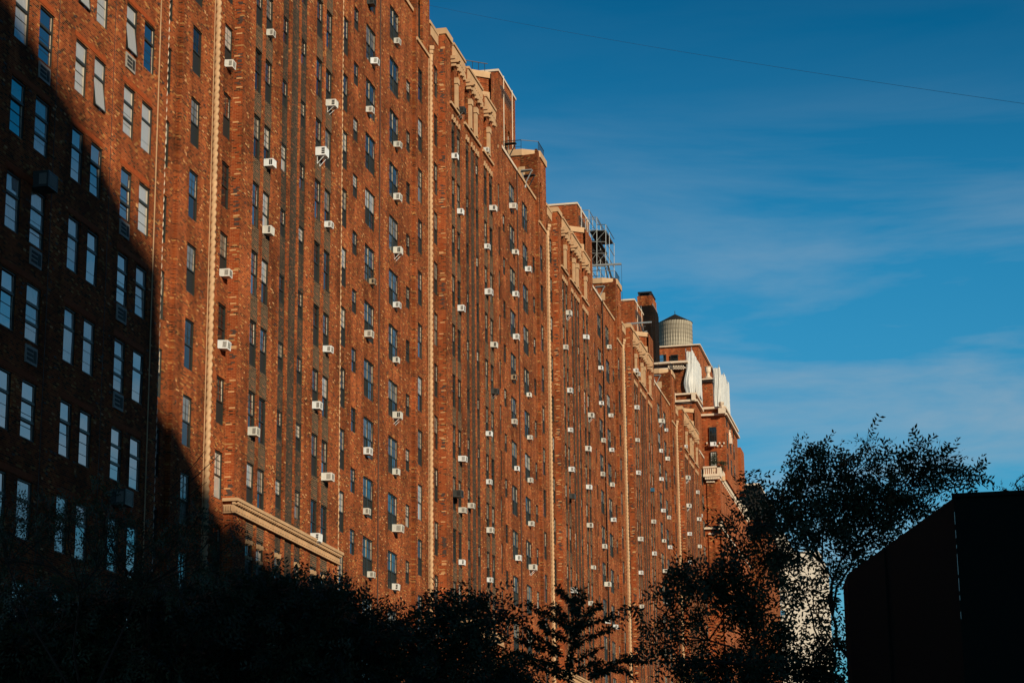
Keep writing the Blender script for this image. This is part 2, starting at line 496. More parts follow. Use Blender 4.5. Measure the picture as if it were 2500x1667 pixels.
# column table: key -> (x0, x1, plane offset, window height, kind, base top)
COLS = {'I': (-8.95, -6.80, .2, 2.2, 'double'), 'J': (-5.0, -4.0, .2, 1.37, 'sash'), 'L': (-2.85, -1.70, 0, 2.2, 'sash'),
        'A': (1.24, 2.30, 0, 2.15, 'sash'), 'B': (4.23, 5.30, -.46, 2.15, 'sash'), 'b': (5.75, 6.84, -.46, 2.15, 'sash'),
        'C': (8.38, 9.38, -.46, 1.4, 'sash'), 'D': (11.35, 12.38, -.46, 1.4, 'sash'), 'E': (13.95, 15.10, -.46, 2.15, 'sash'),
        'e': (15.65, 16.84, -.46, 2.15, 'sash'), 'F': (20.40, 21.40, 0, 2.2, 'sash'), 'G': (23.15, 24.15, .2, 1.37, 'sash'),
        'H': (25.65, 27.75, .2, 2.2, 'double')}
BASE = {k: 32.6 + (1.6 if k in 'FL' else 0) for k in COLS}
D = 32.0
ROPES = {1: 86.34, 2: 126.15, 3: 165.65, 4: 204.75, 5: 244.1}
KMIN = -9


def rows(key, kmax=6, kmin=KMIN):
    h = COLS[key][3]; return [(BASE[key] + FLOOR * k - h, BASE[key] + FLOOR * k, 0) for k in range(kmin, kmax + 1)]


ORD = ['', 'first', 'second', 'third', 'fourth', 'fifth', 'sixth']


def unit(u):
    r = ROPES[u]
    lab = {1: 'first red brick apartment block with thick rope column and tan ledge, beside the shaded block',
           2: 'second red brick apartment block along the row, with corbelled parapet under the overhead wire',
           3: 'third red brick apartment block, the one with rooftop scaffolding behind its parapet',
           4: 'fourth red brick apartment block, in front of the dark chimney block',
           5: 'fifth and narrowest red brick block, next to the tower with the white balcony'}[u]
    B = thing('apartment_building', lab, 'building', (r, D, GZ), 'red brick apartment blocks in a row')
    o = lambda z: z - GZ
    W = MB(); W2 = MB(); ST = MB(); CH = MB()
    left = -11.0 if u > 1 else -9.3
    jn = 28.6
    z0 = 0.0
    sh = lambda lst: [(o(a), o(b), c) for a, b, c in lst]

    def col(k, kmax=6, extra=()):
        return (COLS[k][0], COLS[k][1], sh(rows(k, kmax) + list(extra)))
    # wing left of the rope
    if u > 1:
        wall(W, .2, left, -3.55, z0, o(54.55), [col('I'), col('J', 5)])
    else:
        f0 = [(28.85 + 3.36 * k - 2.1, 28.85 + 3.36 * k, 0) for k in range(-7, 8)]
        wall(W, .2, left, -4.1, z0, o(59.0), [(-5.75, -4.8, sh(f0))])
        for a, b, _ in f0:
            window(B, -5.75, .2 + .05, o(a), .95, b - a)
    ks = -3.55 if u > 1 else -4.1
    W.q((ks, .2, z0), (ks, 0, z0), (ks, 0, o(59.0)), (ks, .2, o(59.0)))
    lrows = rows('L', 5)
    arch = (BASE['L'] + FLOOR * 6 - 2.45 + .55 - .02, 55.3, 1.1)
    arch = (52.95, 55.4, 1.1)
    wall(W, 0, ks, .1, z0, o(59.0), [(COLS['L'][0], COLS['L'][1], sh(lrows + [arch]))])
    wall(W, 0, .1, 2.5, z0, o(55.25), [col('A', 6)])
    # bay
    W2.q((2.5, 0, z0), (2.5, -.46, z0), (2.5, -.46, o(55.45)), (2.5, 0, o(55.45)))
    W2.q((2.5, 2.2, o(55.2)), (2.5, 0, o(55.2)), (2.5, 0, o(55.45)), (2.5, 2.2, o(55.45)))
    zt = 50.95
    # piers between the window channels
    ch = [(k_, COLS[k_][0], COLS[k_][1]) if k_ else ('', 9.85, 11.05) for k_ in ('B', 'b', 'C', '', 'D', 'E', 'e')]
    x = 2.5
    for k, a, b in ch + [(None, 18.7, 18.7)]:
        W.q((x, -.46, z0), (a, -.46, z0), (a, -.46, o(zt)), (x, -.46, o(zt)))
        if k is not None:
            W.q((a, -.46, z0), (a, -.41, z0), (a, -.41, o(zt)), (a, -.46, o(zt)))
            W.q((b, -.46, z0), (b, -.46, o(zt)), (b, -.41, o(zt)), (b, -.41, z0))
            W.q((a, -.46, o(zt - .95)), (b, -.46, o(zt - .95)), (b, -.46, o(zt)), (a, -.46, o(zt)))
            W.q((a, -.46, o(zt - .95)), (a, -.41, o(zt - .95)), (b, -.41, o(zt - .95)), (b, -.46, o(zt - .95)))
        x = b
    for k, a, b in ch:
        if k == '':
            CH.q((a, -.41, z0), (b, -.41, z0), (b, -.41, o(zt - .95)), (a, -.41, o(zt - .95)))
        else:
            wall(CH, -.41, a, b, z0, o(zt - .95), [(a + .001, b - .001, sh(rows(k, 5)))], depth=.12)
            if k in 'BbEe':
                for kk in range(KMIN, 5):
                    zb = BASE[k] + FLOOR * kk
                    link('spandrel_panel', spandrel_mesh(round(b - a - .01, 3), 1.215), B, (a + .005, -.440, o(zb + .005)))
    # the top storey: arches above tan columns
    tops = [(4.1, 5.05), (5.6, 6.55), (8.05, 9.05), (9.75, 10.75), (11.4, 12.4), (13.9, 14.85), (15.5, 16.45)]
    wall(W, -.46, 2.5, 18.7, o(zt), o(55.45), [(a, b, [(o(51.15), o(52.95), 1.1)]) for a, b in tops], depth=.32)
    for a, b in tops:
        window(B, a + .02, -.46 + .2, o(51.17), b - a - .04, 2.1)
        fan = MB(); n = 8; c = (a + b) / 2; rr = (b - a) / 2
        P = [(c - rr * math.cos(math.pi * i / n), o(52.93) + 1.1 * math.sin(math.pi * i / n)) for i in range(n + 1)]
        fan.t(*[(px, -.46 + .24, pz) for px, pz in P])
        build(fan, 'arch_panel', M_BRICK2, B)
    cc = MB(); cc.box(-.20, .20, -.10, .10, 0, 1.75); cc.box(-.27, .27, -.16, .14, 1.75, 2.15)
    cc.box(-.24, .24, -.13, .12, 0, .12)
    if 'colm' not in _wcache: _wcache['colm'] = cc.mesh('window_column', M_STONE)
    for a, b in ((5.05, 5.6), (9.05, 9.75), (10.75, 11.4), (14.85, 15.5)):
        link('window_column', _wcache['colm'], B, ((a + b) / 2, -.56, o(51.16)))
    for a, b in ((3.7, 6.9), (7.8, 12.75), (13.5, 16.85)):
        s_ = MB(); s_.box(a, b, -.60, -.455, o(50.98), o(51.15)); build(s_, 'stone_sill', M_STONE, B)
    # small carved hoods over the row below the arches
    for a, b in ((4.1, 6.7), (8.2, 9.3), (9.7, 11.1), (11.2, 12.3), (13.8, 16.7)):
        h = MB(); n = max(2, int((b - a) / .55))
        for i in range(n):
            c = a + (b - a) * (i + .5) / n
            h.prism([(c - .2, -.53), (c + .2, -.53), (c + .2, -.458), (c - .2, -.458)], o(50.05), o(50.17))
            h.prism([(c - .08, -.55), (c + .08, -.55), (c + .08, -.458), (c - .08, -.458)], o(50.17), o(50.42))
        build(h, 'carved_hood', M_STONE, B)
    # parapet panels and their beast-shaped corbels
    for a, b in ((4.5, 7.9), (8.9, 13.3), (14.4, 17.6)):
        p = MB(); p.box(a, b, -.56, -.455, o(54.55), o(55.4))
        p.box(a - .05, b + .03, -.64, -.40, o(55.452), o(55.62))
        n = int((b - a) / .42)
        for i in range(n):
            c = a + .25 + (b - a - .4) * i / max(1, n - 1)
            p.box(c - .09, c + .09, -.60, -.565, o(54.75), o(55.25))
            p.prism([(c - .15, -.62), (c + .15, -.62), (c + .15, -.458), (c - .15, -.458)], o(54.25 - .12 * (i % 2)), o(54.548))
        build(p, 'parapet_panel', M_STONE, B)
        q = MB()
        q.box(a - .45, a + .35, -.78, -.458, o(54.30), o(54.52)); q.box(a - .36, a + .1, -.98, -.458, o(54.06), o(54.30))
        q.box(a - .26, a - .02, -.80, -.458, o(53.84), o(54.06)); q.box(a - .32, a - .05, -1.08, -.98, o(54.12), o(54.27))
        build(q, 'carved_corbel', M_STONE, B)
    cp = MB(); cp.box(2.42, 4.36, -.56, 2.2, o(55.45), o(55.86)); cp.box(.02, 2.418, -.07, 1.4, o(55.25), o(55.48))
    cp.box(.35, 2.3, -.05, -.002, o(54.55), o(55.2))
    cp.box(4.37, 18.7, -.395, -.10, o(55.452), o(55.60))
    build(cp, 'coping', M_STONE, B)
    W.q((18.7, -.46, z0), (18.7, 0, z0), (18.7, 0, o(55.45)), (18.7, -.46, o(55.45)))
    rf = MB(); rf.q((0.1, 0, o(54.4)), (18.7, 0, o(54.4)), (18.7, 18, o(54.4)), (.1, 18, o(54.4)))
    # wing right of the bay
    wall(W, 0, 18.7, 22.3, z0, o(59.0), [col('F', 5)])
    W.q((22.3, 0, z0), (22.3, .2, z0), (22.3, .2, o(58.6)), (22.3, 0, o(58.6)))
    wall(W, .2, 22.3, 28.3, z0, o(54.55), [col('G', 5), col('H')])
    # penthouse tower standing back from the parapet, over the bay
    ty = 5.85
    up = [(a, b, [(o(63.3), o(66.2), .8)]) for a, b in ((9.0, 10.3), (10.8, 12.1), (12.5, 13.8))]
    wall(W, ty, 8.5, 15.9, o(54), o(71.0), up, depth=.3)
    W2.q((8.5, 15, o(54)), (8.5, ty, o(54)), (8.5, ty, o(71.0)), (8.5, 15, o(71.0)))
    W.q((15.9, ty, o(54)), (15.9, 15, o(54)), (15.9, 15, o(71.0)), (15.9, ty, o(71.0)))
    for a, b, _ in up:
        window(B, a, ty + .15, o(63.32), b - a, 3.6)
        f_ = MB(); f_.box(a - .2, b + .1, ty - .5, ty - .003, o(62.8), o(63.28)); build(f_, 'stone_sill', M_STONE, B)
    wall(W, .2, 28.3, jn, z0, o(54.55), [])
    # penthouse blocks P, Q and R with a chamfered street corner
    W2.q((17.5, 7, o(54)), (17.5, 2.0, o(54)), (17.5, 2.0, o(58.6)), (17.5, 7, o(58.6)))
    W.q((17.5, 2.0, o(54)), (18.9, 0.2, o(54)), (18.9, 0.2, o(58.6)), (17.5, 2.0, o(58.6)))
    pc = MB(); pc.prism([(17.4, 7), (17.4, 1.95), (18.82, .05), (22.28, .05), (22.28, 7)], o(58.6), o(59.08))
    build(pc, 'coping', M_STONE, B)
    pc = MB(); pc.prism([(17.38, 2.2), (17.38, 1.95), (18.86, .08), (19.1, .08), (19.1, .17), (17.6, 2.2)], o(56.6), o(57.5)); build(pc, 'corner_block', M_STONE, B)
    W.q((22.28, .2, o(54.4)), (22.28, 7, o(54.4)), (22.28, 7, o(58.6)), (22.28, .2, o(58.6)))
    qc = MB(); qc.box(8.4, 16.0, ty - .1, 15, o(71.0), o(71.2)); build(qc, 'coping', M_WSTONE, B)
    qc = MB(); qc.box(22.3, 28.6, .1, .5, o(54.55), o(54.78)); build(qc, 'coping', M_WSTONE, B)
    wq = window(B, 8.47, 11.4, o(61.5), 1.3, 6.0); wq.rotation_euler = (0, 0, -math.pi / 2)
    for x_ in (10.5, 14.2):
        qp = MB(); qp.bar((x_, ty - .08, o(56)), (x_, ty - .08, o(71.3)), .05, 6); build(qp, 'roof_drain_pipe', M_WSTONE, B)
    for i in range(9):
        x_ = 9.5 + i * .5
        link('corbel', _corb(), B, (x_, ty, o(69.0)))
    if u > 1:
        tp = MB(); tp.box(left, -3.6, .1, .5, o(54.55), o(54.78)); build(tp, 'coping', M_STONE, B)
        W2.q((-3.35, 9, o(53)), (-3.35, 1.5, o(53)), (-3.35, 1.5, o(58.6)), (-3.35, 9, o(58.6)))
        W.q((-3.35, 1.5, o(53)), (-2.95, .9, o(53)), (-2.95, .9, o(58.6)), (-3.35, 1.5, o(58.6)))
        rc = MB(); rc.prism([(-3.45, 9), (-3.45, 1.3), (-2.6, -.1), (.16, -.1), (.16, 9)], o(59.0 - .4), o(59.14))
        build(rc, 'coping', M_STONE, B)
        rc = MB(); rc.box(-3.42, -2.98, .7, 1.6, o(56.8), o(57.6)); build(rc, 'corner_block', M_STONE, B)
        W.q((-3.55, .2, o(54.5)), (-3.35, 1.5, o(54.5)), (-3.35, 1.5, o(58.6)), (-3.55, .2, o(58.6)))
        rl = MB()
        for i in range(14):
            y_ = 1.4 + i * .5
            rl.bar((-3.2, y_, o(59.14)), (-3.2, y_, o(60.0)), .022, 4)
        rl.bar((-3.2, 1.4, o(60.0)), (-3.2, 8, o(60.0)), .035, 4); rl.bar((-3.2, 1.4, o(59.45)), (-3.2, 8, o(59.45)), .02, 4)
        rl.bar((-3.2, 1.4, o(60)), (-2.5, .1, o(60)), .03, 4); rl.bar((-2.5, .1, o(60)), (-.1, .1, o(60)), .03, 4)
        for i in range(8):
            rl.bar((-2.5 + i * .33, .1, o(59.14)), (-2.5 + i * .33, .1, o(60)), .022, 4)
        build(rl, 'railing', M_IRON, B)
        rl2 = MB()
        for i in range(12): rl2.bar((17.7, 2.0 + i * .4, o(59.08)), (17.7, 2.0 + i * .4, o(59.8)), .022, 4)
        rl2.bar((17.7, 1.9, o(59.8)), (17.7, 6.6, o(59.8)), .035, 4); rl2.bar((17.7, 1.9, o(59.8)), (18.9, .3, o(59.8)), .035, 4)
        for i in range(4): rl2.bar((17.9 + i * .3, 1.7 - i * .4, o(59.08)), (17.9 + i * .3, 1.7 - i * .4, o(59.8)), .022, 4)
        if u != 3: build(rl2, 'railing', M_IRON, B)
    W.q((.1, 0, o(55)), (.1, 9, o(55)), (.1, 9, o(59.0)), (.1, 0, o(59.0)))
    s_ = MB(); s_.box(COLS['L'][0] - .5, .05, -.1, -.002, o(52.72), o(52.93)); build(s_, 'stone_sill', M_STONE, B)
    window(B, COLS['L'][0] + .01, .14, o(52.96), .88, 2.6)
    rf.q((left, .4, o(53.6)), (-3.5, .4, o(53.6)), (-3.5, 18, o(53.6)), (left, 18, o(53.6)))
    rf.q((-3.4, .4, o(58.5)), (.1, .4, o(58.5)), (.1, 9, o(58.5)), (-3.4, 9, o(58.5)))
    rf.q((17.6, 2, o(58.5)), (22, .4, o(58.5)), (22, 9, o(58.5)), (17.6, 9, o(58.5)))
    rf.q((22, .4, o(53.6)), (28.6, .4, o(53.6)), (28.6, 18, o(53.6)), (22, 18, o(53.6)))
    rf.q((8.5, ty, o(70.9)), (15.9, ty, o(70.9)), (15.9, 15, o(70.9)), (8.5, 15, o(70.9)))
    rf.q((8.5, 15, o(53)), (8.5, 15, o(70.9)), (15.9, 15, o(70.9)), (15.9, 15, o(53)))
    rf.q((left, 18, z0), (left, 18, o(54)), (jn, 18, o(54)), (jn, 18, z0))
    for a, b in ((17.5, 22.28), (-3.4, .1)):
        rf.q((a, 9, o(53)), (a, 9, o(58.5)), (b, 9, o(58.5)), (b, 9, o(53)))
    build(rf, 'roof', M_ROOF, B)
    build(W, 'wall', M_BRICK, B); build(W2, 'side_wall', M_BRICK2, B); build(CH, 'window_channel', M_DARK2, B)
    # ledge over the lower floors of the bay
    lg = MB(); lg.box(2.30, 18.9, -.74, -.455, o(16.94), o(17.08)); lg.box(2.36, 18.85, -.60, -.455, o(16.80), o(16.94))
    lg.box(2.40, 18.8, -.54, -.455, o(16.50), o(16.797)); lg.box(2.36, 18.82, -.60, -.455, o(16.42), o(16.497))
    lg.box(2.30, 2.498, -.455, -.01, o(16.94), o(17.08)); lg.box(2.40, 2.498, -.455, -.01, o(16.42), o(16.80))
    build(lg, 'stone_ledge', M_STONE, B)
    lg = MB()
    for i in range(52):
        x_ = 2.5 + i * .315; lg.box(x_, x_ + .17, -.70, -.603, o(16.82), o(16.937))
    for i in range(44):
        x_ = 2.6 + i * .37; lg.prism([(x_, -.57), (x_ + .22, -.57), (x_ + .22, -.543), (x_, -.543)], o(16.55), o(16.74))
    for i in range(4): lg.box(2.36, 2.398, -.44 + i * .11, -.39 + i * .11, o(16.50), o(16.75))
    tag(build(lg, 'ledge_dentils', M_STONE, B), kind='stuff')
    for k in 'BbCDEe':
        a, b = COLS[k][:2]
        dm = MB(); c = (a + b) / 2
        for dx_ in (-.22, .22):
            dm.bar((c + dx_, -.52, o(15.45)), (c + dx_, -.36, o(15.45)), .14, 4)
            dm.bar((c + dx_, -.52, o(14.75)), (c + dx_, -.36, o(14.75)), .10, 4)
        build(dm, 'diamond_ornament', M_STONE, B)
    # ropes
    for x_ in (0, 19.62):
        rp = link('rope_column', ROPE, B, (x_, -.10, o(53.05) - 61.0)); rp.rotation_euler = (0, 0, random.random())
        cpm = MB(); cpm.box(-.26, .26, -.2, .1, .25, .5); cpm.box(-.2, .2, -.15, .1, 0, .25); cpm.bar((0, 0, -.5), (0, 0, 0), .15, 8)
        build(cpm, 'capital', M_STONE, rp, (0, 0, 61.0))
    bk = MB(); bk.box(-.235, -.185, -.03, -.002, 0, o(53.0)); build(bk, 'rope_backing_strip', M_STONE, B)
    dp = MB(); dp.bar((28.58, .16, 0), (28.58, .16, o(54.5)), .035, 6); build(dp, 'drain_joint', M_DKB, B)
    # windows
    for k, (a, b, s, h, kind) in COLS.items():
        if u == 1 and k in 'IJ': continue
        dd = s + (.085 if k in 'BbCDEe' else .05)
        kmax = 5 if k in 'BbCDEeFGJL' else 6
        for kk in range(KMIN, kmax + 1):
            window(B, a + .005, dd, o(BASE[k] + FLOOR * kk - h), b - a - .01, h - .004, kind)
    # single bricks on the bay's return and proud bricks over the walls
    cnt = 0
    zz = 17.2
    big = u == 1
    mbs = {m_.name: MB() for m_ in (M_TANB, M_DKB, M_REDB)}
    while zz < 55.2:
        r1 = random.random()
        clump = math.sin(zz * 1.9) + math.sin(zz * .83 + u) > .45
        y_ = 0.0
        if r1 < .13 or (clump and r1 < .55) or (big and r1 < .22):
            if r1 < .10: wd, mt = .30, M_TANB
            elif clump and r1 < .55: wd, mt = random.choice((.2, .25)), M_DKB
            else: wd, mt = .215, M_REDB  # plain face brick
            y0 = -.45 + random.choice((0.0, .06, .14))
            z_ = round(o(zz) / .075) * .075 + .004
            if cnt < 290 and (u <= 3 and mt is not M_REDB or big and 22 < zz < 46):
                link('brick', one_brick(mt, wd), B, (2.5, y0, z_)); cnt += 1
            else:
                mbs[mt.name].box(2.482, 2.502, y0, y0 + wd, z_, z_ + .068)
        zz += .075
    for m_ in (M_TANB, M_DKB, M_REDB):
        if mbs[m_.name].v: tag(build(mbs[m_.name], 'proud_bricks', m_, B), kind='stuff')
    bl = lambda ks_: [(COLS[k][0] - .02, COLS[k][1] + .02) for k in ks_]
    planes = [(0, ks, .1, o(5), o(58.5), bl('L') + [(-.35, .35)]), (0, .35, 2.5, o(5), o(54.5), bl('A')),
              (-.46, 2.5, 18.7, o(17.2), o(49.9), [(a - .02, b + .02) for _, a, b in ch]),
              (0, 18.8, 22.3, o(5), o(58.4), bl('F') + [(19.8, 20.4)]), (.2, 22.4, 28.5, o(5), o(54.5), bl('GH')),
              (-.46, 2.5, 18.7, o(54.1), o(54.2), []), (ty, 14.2, 15.8, o(56), o(70.9), [])]
    if u > 1: planes.append((.2, left, ks, o(5), o(54.4), bl('IJ')))
    else: planes.append((.2, left, ks, o(5), o(58.4), [(-5.8, -4.7)]))
    scatter_bricks(B, planes, M_TANB, 'proud_tan_bricks', 1.1)
    scatter_bricks(B, planes, M_DKB, 'proud_dark_bricks', .35)
    return B


for u in range(1, 6): unit(u)


# ------------------------------------------------------------------ near corner block on the left
def corner_block():
    X0, Y0 = 48.0, 30.6
    B = thing('apartment_building', 'nearest brick block at the left, lower part in deep shade, casement windows in pairs', 'building',
              (X0, Y0, GZ), 'red brick apartment blocks in a row')
    W = MB(); W2 = MB()
    o = lambda z: z - GZ
    cols = [(a, b + .22) for a, b in [(51.3, 52.3), (54.6, 55.6), (58.0, 58.95), (60.1, 61.05), (62.9, 63.85), (64.85, 65.85), (68.0, 68.85), (69.72, 70.6), (72.6, 73.5), (74.45, 75.4)]]
    H = 2.0
    tops_ = [33.92 + 3.395 * k for k in range(-9, 8)]
    cs = [(a - X0, b - X0, [(o(t - H), o(t), 0) for t in tops_]) for a, b in cols]
    xs = 77.05 - X0
    wall(W, 0, 0, xs, 0, o(60), cs, depth=.16)
    W.q((xs, 0, 0), (xs, 1.6, 0), (xs, 1.6, o(60)), (xs, 0, o(60)))
    W2.q((0, 20, 0), (0, 0, 0), (0, 0, o(60)), (0, 20, o(60)))
    W.q((0, 0, o(60)), (xs, 0, o(60)), (xs, 20, o(60)), (0, 20, o(60)))
    build(W, 'wall', M_BRICK, B); build(W2, 'side_wall', M_BRICK2, B)
    for ci, (a, b) in enumerate(cols):
        for t in tops_:
            st = 'three' if ci in (5, 8) else None
            sunny = t > 29 and ci > 3
            wn_ = window(B, a - X0, .045, o(t - H), b - a, H, 'casement', st, shade=1 if (sunny and random.random() < .55) else 0)
            # casement swung open
            if (ci, round(t)) in ((7, 31), (8, 34), (6, 34)):
                cs_ = MB(); w0 = b - a - .1; hh = H * .62
                cs_.box(0, .05, -.02, .02, 0, hh); cs_.box(w0 - .05, w0, -.02, .02, 0, hh); cs_.box(.05, w0 - .05, -.02, .02, 0, .05); cs_.box(.05, w0 - .05, -.02, .02, hh - .05, hh)
                so = build(cs_, 'open_casement', M_FRAME, wn_, (.05 + .0, -.10, .05)); so.rotation_euler = (math.radians(-7), 0, 0)
                pm = MB(); pm.q((.05, 0, .05), (w0 - .05, 0, .05), (w0 - .05, 0, hh - .05), (.05, 0, hh - .05))
                po = build(pm, 'pane', G_CUR, wn_, (.05, -.10, .05)); po.rotation_euler = (math.radians(-7), 0, 0)
            hd = MB()
    # header courses, joints and the strip at the right edge
    for x_ in (66.45, 71.5):
        j = MB(); j.box(x_ - X0 - .02, x_ - X0 + .02, -.012, -.002, 0, o(60)); build(j, 'movement_joint', M_DKB, B)
    j = MB(); j.box(76.05 - X0, 76.11 - X0, -.03, -.002, 0, o(60)); build(j, 'edge_strip', M_STONE, B)
    lint = MB()
    for t in tops_:
        for a, b in ((62.75, 66.0), (67.85, 70.75), (72.45, 75.55)):
            n = int((b - a) / .1)
            for i in range(n): lint.box(a - X0 + i * .1 + .006, a - X0 + i * .1 + .092, -.018, -.002, o(t + .06), o(t + .27))
    tag(build(lint, 'soldier_course', M_REDB, B), kind='stuff')
    # rope column peeking out past the edge, standing on the recessed wall
    rm_ = ROPE.copy(); rm_.materials.clear(); rm_.materials.append(M_WSTONE)
    rp = link('rope_column', rm_, B, (xs + .02, .10, o(53.05) - 61.0 + 8)); rp.scale = (.8, .8, 1)
    bl = [(a - X0 - .02, b - X0 + .02) for a, b in cols]
    scatter_bricks(B, [(0, 12, xs, o(5), o(45), bl)], M_TANB, 'proud_tan_bricks', .7)
    scatter_bricks(B, [(0, 12, xs, o(5), o(45), bl)], M_DKB, 'proud_dark_bricks', 1.2)
    # wall grilles of the built-in units
    gm = MB(); gw = .92
    gm.box(0, gw, -.05, 0, 0, .62)
    gl = MB()
    for i in range(3):
        gl.box(.08, gw * .62, -.062, -.052, .10 + i * .155, .20 + i * .155)
    gl.box(gw * .68, gw - .08, -.062, -.052, .10, .52)
    gmm, glm = gm.mesh('wall_grille', M_LOUV), gl.mesh('grille_louvre', M_SLOT)
    for cx, zt in ((72.6, 31.85), (64.9, 28.45), (72.6, 25.05), (72.6, 21.68), (64.9, 21.65), (72.6, 18.3), (64.9, 18.2)):
        q = link('wall_grille', gmm, B, (cx - X0, -.002, o(zt - .66)))
        link('grille_louvre', glm, q)
    return B


corner_block()

# ------------------------------------------------------------------ window air conditioners
ACS = {
    1: 'b3w A2w b1g b0g e3gb E2gb e1w H6d I6w H5w H4w I4w I3w A-1w A-2w H1t I2gb I1w H0w I0g e-1w E-2w B-3w I-1gb H-2w I-2g e-3w H-3w I-3w E-4gb H-4w I-4g',
    2: 'b6db B5g E6w H2t e1db I2g H1w E0g I1w b-1w H0g E-1w I0w B-2d b-2w C-2w E-2w I-1w H-2w I-2gb b-3g E-3w b4g e5g H6w E4w H5g I5w E3w H4w b2w H3w e2g',
    3: 'b5gb E5g B4w I6w H5g b3w H4g e3gb I4w b2w H3w E2g I3w b1w H2w b0gd E1g I2g I1w E0g H0g e-1g H-1g b-2w E-2w H-2w I-2w b-3w',
    4: 'B6w b6w B5w B4g B3w H6gb I6w H5w I5w H4g E3u H3w E2w B1w H2g E1w B0w H1w I3w I2w H0w B-1w',
    5: 'B6w B5gb E5w B4gb F4w E4g B3w E3g B2w'}
_ac = {}


def ac_mesh(part, mat, big):
    k = (part, mat.name, big)
    if k in _ac: return _ac[k]
    w_, d, h = (.60, .44, .45) if big else (.52, .35, .40)
    mb = MB()
    if part == 'casing':
        # rim frames standing proud of the side and front faces
        mb.box(0, w_, -d, .15, 0, h)
        e = .035
        for z0, z1 in ((0.0, e), (h - e, h)):
            mb.box(-.008, 0, -d, 0, z0, z1); mb.box(0, w_, -d - .008, -d, z0, z1)
        mb.box(-.008, 0, -d, -d + e, e, h - e); mb.box(0, e, -d - .008, -d, e, h - e); mb.box(w_ - e, w_, -d - .008, -d, e, h - e)
    elif part == 'louvre':     # fine grey slats
        n = 9
        for i in range(n):
            y = -d * .88 + i * d * .055
            mb.box(-.010, -.001, y, y + d * .026, h * .16, h * .84)
        for i in range(8):
            z = h * .16 + i * h * .09
            mb.box(w_ * .12, w_ * .88, -d - .010, -d - .001, z, z + h * .045)
    elif part == 'vents':      # dark open slots
        for a, b in ((.50, .68), (.74, .90)):
            mb.box(-.010, -.001, -d * b, -d * a, h * .16, h * .86)
    elif part == 'vents3':
        for i in range(3):
            z = h * (.17 + i * .25)
            mb.box(-.010, -.001, -d * .90, -d * .55, z, z + h * .18)
    elif part == 'bracket':
        for x in (.08, w_ - .08):
            mb.bar((x, 0, -.42), (x, -d * .8, -.02), .018, 4); mb.bar((x, 0, -.03), (x, -d * .95, -.03), .015, 4)
            mb.bar((x, 0, -.42), (x, 0, 0), .015, 4)
    me = mb.mesh('ac_' + part, mat); _ac[k] = me
    return me


BAYN = {1: 'first', 2: 'second', 3: 'third', 4: 'fourth', 5: 'fifth'}
COLN = {'A': 'narrow windows right of rope column', 'B': 'left column of left window pair', 'b': 'right column of left window pair',
        'C': 'small windows left of dark strip', 'E': 'left column of right window pair', 'e': 'right column of right window pair',
        'F': 'slit windows right of the bay', 'H': 'wide windows right of the bay', 'I': 'wide windows nearer the next rope'}
ORDN = ['topmost', 'second', 'third', 'fourth', 'fifth', 'sixth', 'seventh', 'eighth', 'ninth', 'tenth', 'eleventh', 'twelfth']
for u, s in ACS.items():
    items = []
    for t in s.split():
        c = t[0]; i = 1
        while i < len(t) and (t[i].isdigit() or t[i] == '-'): i += 1
        items.append((c, int(t[1:i]), t[i:]))
    bycol = {}
    for c, k, st in items: bycol.setdefault(c, []).append((k, st))
    for c, lst in bycol.items():
        lst.sort(reverse=True)
        for n, (k, st) in enumerate(lst):
            uu = u
            if c == 'I':
                # the wide column nearer the next rope belongs to the next block's wing
                x = ROPES[u] + (39.5 if u < 5 else 39.5) + COLS['I'][0]
                if u < 5: x = ROPES[u + 1] + COLS['I'][0]
            else: x = ROPES[u] + COLS[c][0]
            wd = COLS[c][1] - COLS[c][0]
            big = 'b' in st or 'd' in st or random.random() < .3
            aw = .60 if big else .52
            if wd > 1.5: x += .15 + (random.choice((0, .95)) if c == 'H' else .95)
            else: x += (wd - aw) / 2
            s_ = COLS[c][2]
            z = BASE[c] + FLOOR * k - COLS[c][3] + .04
            if (u, c, k) == (3, 'b', 0): z += 1.1
            if (u, c, k) == (2, 'B', -2): z += .75
            if k == 6 and c in 'BbEe': z = 51.2
            col_ = 'dark' if 'd' in st else ('yellowed' if 't' in st else ('blue-wrapped' if 'u' in st else 'white'))
            body = {'dark': M_ACD, 'yellowed': M_ACT, 'blue-wrapped': M_BLUE, 'white': M_ACW}[col_]
            lab = '%s air conditioner, %s in %s of %s bay' % (col_, ORDN[n] if len(lst) > 1 else 'only one', COLN[c], BAYN[u])
            ac = thing('air_conditioner', lab, 'air conditioner', (x, D + s_, z), 'window air conditioners')
            ac.rotation_euler = (math.radians(random.uniform(0, 5)), 0, math.radians(random.uniform(-2, 2)))
            sc_ = random.uniform(.78, 1.04); ac.scale = (sc_, sc_ * random.uniform(.85, 1.25), sc_)
            if col_ == 'white': body = random.choice((M_ACW, M_ACW, M_ACW2, M_ACW3))
            link('casing', ac_mesh('casing', body, big), ac)
            if 'g' in st: link('side_vent', ac_mesh(random.choice(('vents', 'vents', 'vents3')), M_SLOT, big), ac)
            elif col_ != 'blue-wrapped': link('louvre', ac_mesh('louvre', M_LOUV if col_ == 'white' else M_SLOT, big), ac)
            if 'b' in st: link('bracket', ac_mesh('bracket', M_ACW if col_ == 'white' else M_ALU, big), ac)
